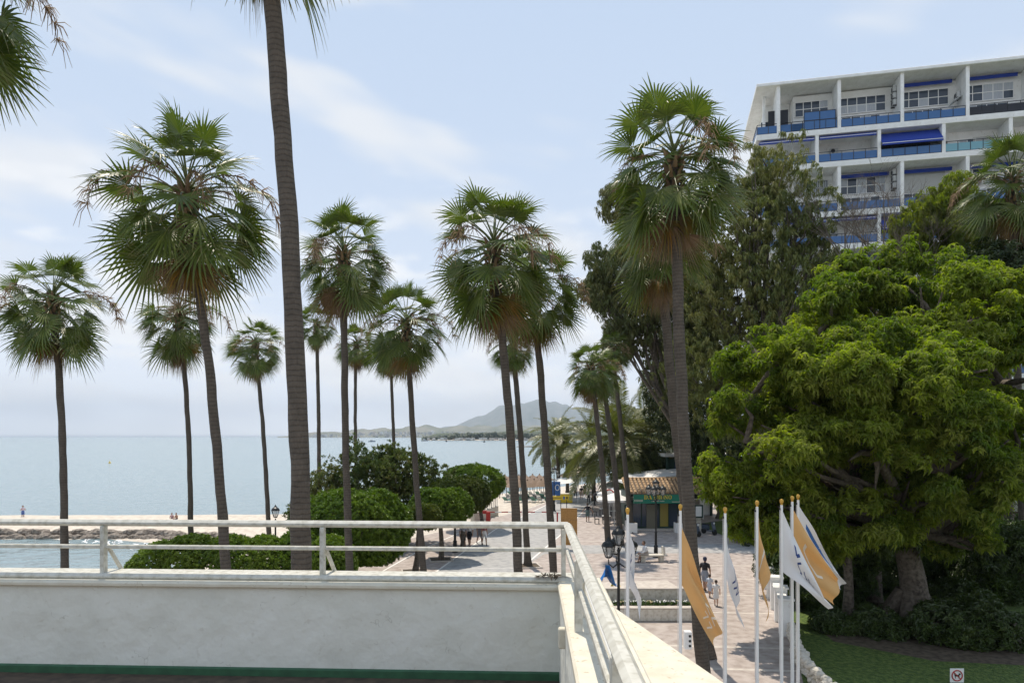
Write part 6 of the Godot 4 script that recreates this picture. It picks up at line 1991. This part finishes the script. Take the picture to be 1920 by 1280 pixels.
# joints for a pose; faces +z before turning. long: trousers, skirt etc. by colour
func person(label: String, at: Vector3, turn: float, hgt: float, pose: String, shirt: Color, legs: Color, skin: Color, hair: Color, opt := {}) -> void:
	var s := hgt / 1.72
	var hipy := 0.90
	var B := []
	var shoe: Color = opt.get("shoe", Color(0.08, 0.07, 0.06))
	var shin: Color = legs if opt.get("long", false) else skin
	var arm: Color = shirt if opt.get("sleeves", false) else skin
	var lean: float = opt.get("lean", 0.0)
	var step: float = opt.get("step", 0.16)
	var sit := pose == "sit"
	if sit: hipy = 0.50
	var hip := Vector3(0, hipy, 0)
	var chest := hip + Vector3(0, 0.40, lean)
	var neck := chest + Vector3(0, 0.14, lean * 0.4)
	var head := neck + Vector3(0, 0.15, 0.03 + lean * 0.2)
	B.append([hip, hip + Vector3(0, 0.2, lean * 0.4), 0.145, 0.135, shirt if opt.get("dress", false) else legs.lerp(shirt, 0.0)])
	B.append([hip + Vector3(0, 0.14, lean * 0.3), chest, 0.135, 0.15, shirt])
	B.append([chest + Vector3(-0.13, 0.05, 0), chest + Vector3(0.13, 0.05, 0), 0.085, 0.085, shirt])
	B.append([chest + Vector3(0, 0.08, 0), neck + Vector3(0, 0.04, 0.01), 0.06, 0.052, skin])
	B.append([head + Vector3(0, 0.04, -0.012), head + Vector3(0, -0.045, 0.025), 0.094, 0.068, skin])
	B.append([head + Vector3(0, 0.055, -0.03), head + Vector3(0, -0.01, -0.05), 0.098, 0.075, hair])
	B.append([head + Vector3(0, -0.005, 0.085), head + Vector3(0, -0.03, 0.108), 0.013, 0.016, skin])
	for sd in [-1.0, 1.0]:
		B.append([head + Vector3(sd * 0.092, 0.0, 0), head + Vector3(sd * 0.095, -0.03, 0), 0.016, 0.013, skin])
	if opt.get("cap", false): B.append([head + Vector3(0, 0.085, 0.05), head + Vector3(0, 0.075, 0.15), 0.05, 0.03, hair])
	for sd in [-1.0, 1.0]:
		var h0 := hip + Vector3(sd * 0.085, -0.02, 0)
		var kn: Vector3
		var an: Vector3
		if sit:
			kn = h0 + Vector3(sd * 0.05, 0.02, 0.44)
			an = kn + Vector3(0, -0.43, 0.02 + 0.12 * sd)
		else:
			var st: float = step * sd
			kn = h0 + Vector3(0.005 * sd, -0.41, st * 0.7 + 0.03)
			an = Vector3(h0.x, 0.085 + (0.05 if st < 0 else 0.0), st * 1.25 - 0.02)
		B.append([h0, h0.lerp(kn, 0.75), 0.092, 0.07, legs])
		B.append([h0.lerp(kn, 0.6), kn, 0.068, 0.055, legs if opt.get("long", false) or sit else skin])
		B.append([kn, kn.lerp(an, 0.4) + Vector3(0, 0, -0.012), 0.054, 0.052, shin])
		B.append([kn.lerp(an, 0.4) + Vector3(0, 0, -0.012), an, 0.05, 0.036, shin])
		B.append([an + Vector3(0, -0.045, -0.04), an + Vector3(0, -0.055, 0.15), 0.04, 0.03, shoe])
		var sh := chest + Vector3(sd * 0.19, 0.05, 0)
		var el: Vector3
		var wr: Vector3
		var up: String = opt.get("arms", "down")
		if sit:
			el = sh + Vector3(sd * 0.04, -0.26, 0.08); wr = el + Vector3(-sd * 0.08, -0.10, 0.22)
		elif up == "out":
			el = sh + Vector3(sd * 0.16, -0.22, 0.0); wr = el + Vector3(sd * 0.13, -0.19, 0.04)
		elif up == "phone":
			el = sh + Vector3(sd * 0.07, -0.25, 0.08); wr = el + Vector3(-sd * 0.09, 0.18, 0.16)
		else:
			el = sh + Vector3(sd * 0.05, -0.28, -0.06 * sd * step * 5.0); wr = el + Vector3(0.0, -0.24, 0.07)
		B.append([sh, sh.lerp(el, 0.55), 0.058, 0.052, shirt])
		B.append([sh.lerp(el, 0.5), el, 0.046, 0.04, arm])
		B.append([el, wr, 0.04, 0.028, arm])
		var hd := (wr - el).normalized()
		B.append([wr, wr + hd * 0.07, 0.032, 0.034, skin])
		for k in 4: B.append([wr + hd * 0.08 + Vector3(0, 0, (k - 1.5) * 0.018), wr + hd * (0.15 - 0.01 * abs(k - 1.5)) + Vector3(0, -0.01, (k - 1.5) * 0.022 + 0.012), 0.0095, 0.008, skin])
		B.append([wr + hd * 0.03, wr + hd * 0.09 + Vector3(-sd * 0.02, 0, 0.05), 0.011, 0.009, skin])
	if opt.get("dress", false): B.append([hip + Vector3(0, 0.1, 0), hip + Vector3(0, -0.3, 0), 0.14, 0.19, shirt])
	if opt.get("shorts", false):
		for sd in [-1.0, 1.0]: B.append([hip + Vector3(sd * 0.085, 0, 0), hip + Vector3(sd * 0.09, -0.34, step * sd * 0.6 + 0.02), 0.105, 0.092, legs])
	var o := put("person", figure(B, opt.get("cell", 0.022)), MT.skin)
	o.scale = Vector3.ONE * s
	o.position = at
	o.rotation.y = turn
	tag(o, label, "person", "people on the promenade and beach")

func build_people() -> void:
	var pale := Color(0.50, 0.31, 0.22)
	var tan := Color(0.36, 0.20, 0.13)
	var brown := Color(0.05, 0.032, 0.02)
	var grey := Color(0.20, 0.19, 0.18)
	var black := Color(0.012, 0.013, 0.017)
	var white := Color(0.68, 0.68, 0.68)
	var navy := Color(0.02, 0.03, 0.07)
	var G := func(px: float, py: float, lev := 0.0) -> Vector3:
		var d := (EYE - lev) * 1280.0 / (py - 817.0)
		return Vector3(gx(px, d), lev, -d)
	person("person in black shirt and grey-green shorts walking away on the walkway", G.call(1102, 978), PI + 0.2, 1.75, "stand", black, Color(0.09, 0.14, 0.14), tan, brown, {"arms": "out", "shorts": true, "step": 0.06})
	person("person in white shirt and black trousers on the walkway", G.call(1104, 945), PI, 1.76, "stand", white, black, pale, grey, {"long": true})
	person("person in dark clothes bending beside the one in white shirt", G.call(1115, 948), PI - 0.6, 1.72, "stand", Color(0.10, 0.09, 0.10), black, pale, brown, {"long": true, "lean": 0.12, "step": 0.25})
	person("person in dark top and light shorts far along the walkway", G.call(1090, 936), PI, 1.7, "stand", Color(0.04, 0.03, 0.03), Color(0.4, 0.3, 0.24), pale, brown, {"shorts": true})
	person("person in black top walking beside the beige parasols", G.call(1096, 931), 0.1, 1.74, "stand", black, Color(0.35, 0.25, 0.2), pale, brown, {"shorts": true})
	person("person in dark clothes beside the yellow stall", G.call(1079, 934), 0.4, 1.7, "stand", Color(0.16, 0.13, 0.12), black, pale, brown, {"long": true})
	person("person in white shirt sitting on the stone bench looking left", Vector3(gx(1212, 43.3), 0, -43.25), -PI * 0.5 + 0.1, 1.75, "sit", white, Color(0.34, 0.30, 0.26), tan, Color(0.07, 0.05, 0.035), {"sleeves": true, "lean": 0.10, "cell": 0.018})
	person("person in black shirt and cap walking on the footpath behind an orange flag", G.call(1322, 1108), 2.6, 1.76, "stand", black, Color(0.25, 0.28, 0.34), tan, navy, {"cap": true, "shorts": true, "cell": 0.018})
	person("child in white dress walking beside the person in black cap", G.call(1343, 1136), 2.8, 1.22, "stand", white, white, pale, brown, {"dress": true, "cell": 0.018})
	person("second child in pale clothes close by the person in black cap", G.call(1331, 1120), 2.5, 1.15, "stand", Color(0.5, 0.55, 0.62), Color(0.45, 0.5, 0.6), pale, brown, {"shorts": true})
	person("person in grey shirt and dark shorts under the clipped trees", G.call(868, 1026), 0.3, 1.74, "stand", Color(0.33, 0.34, 0.38), Color(0.03, 0.04, 0.035), tan, brown, {"shorts": true})
	person("person in white shirt and black shorts under the clipped trees", G.call(880, 1024), -0.2, 1.76, "stand", white, black, pale, brown, {"shorts": true})
	person("person in grey clothes walking out of the clipped trees' shade", G.call(899, 1020), 0.5, 1.68, "stand", Color(0.22, 0.22, 0.24), Color(0.2, 0.2, 0.22), tan, brown, {"shorts": true, "step": 0.22})
	person("person in long white skirt walking beside the grey-clothed one", G.call(908, 1021), 0.4, 1.62, "stand", Color(0.30, 0.14, 0.14), white, tan, brown, {"dress": false, "shorts": true, "step": 0.2})
	var bd := 87.8
	person("person standing on the sand spit holding up a phone", Vector3(gx(42, bd), -2.62, -bd), 0.8, 1.66, "stand", Color(0.62, 0.5, 0.55), Color(0.08, 0.14, 0.36), tan, black, {"arms": "phone", "shorts": true, "step": 0.05})
	person("person sitting on the sand spit in a pink top", Vector3(gx(322, 86.0), -2.95, -86.0), 0.3, 1.65, "sit", Color(0.45, 0.28, 0.28), Color(0.2, 0.2, 0.25), tan, brown, {"lean": 0.1})
	person("person sitting on the sand spit next to the pink-topped one", Vector3(gx(331, 85.6), -2.95, -85.6), -0.4, 1.7, "sit", tan, Color(0.1, 0.1, 0.14), tan, brown, {"lean": 0.06})
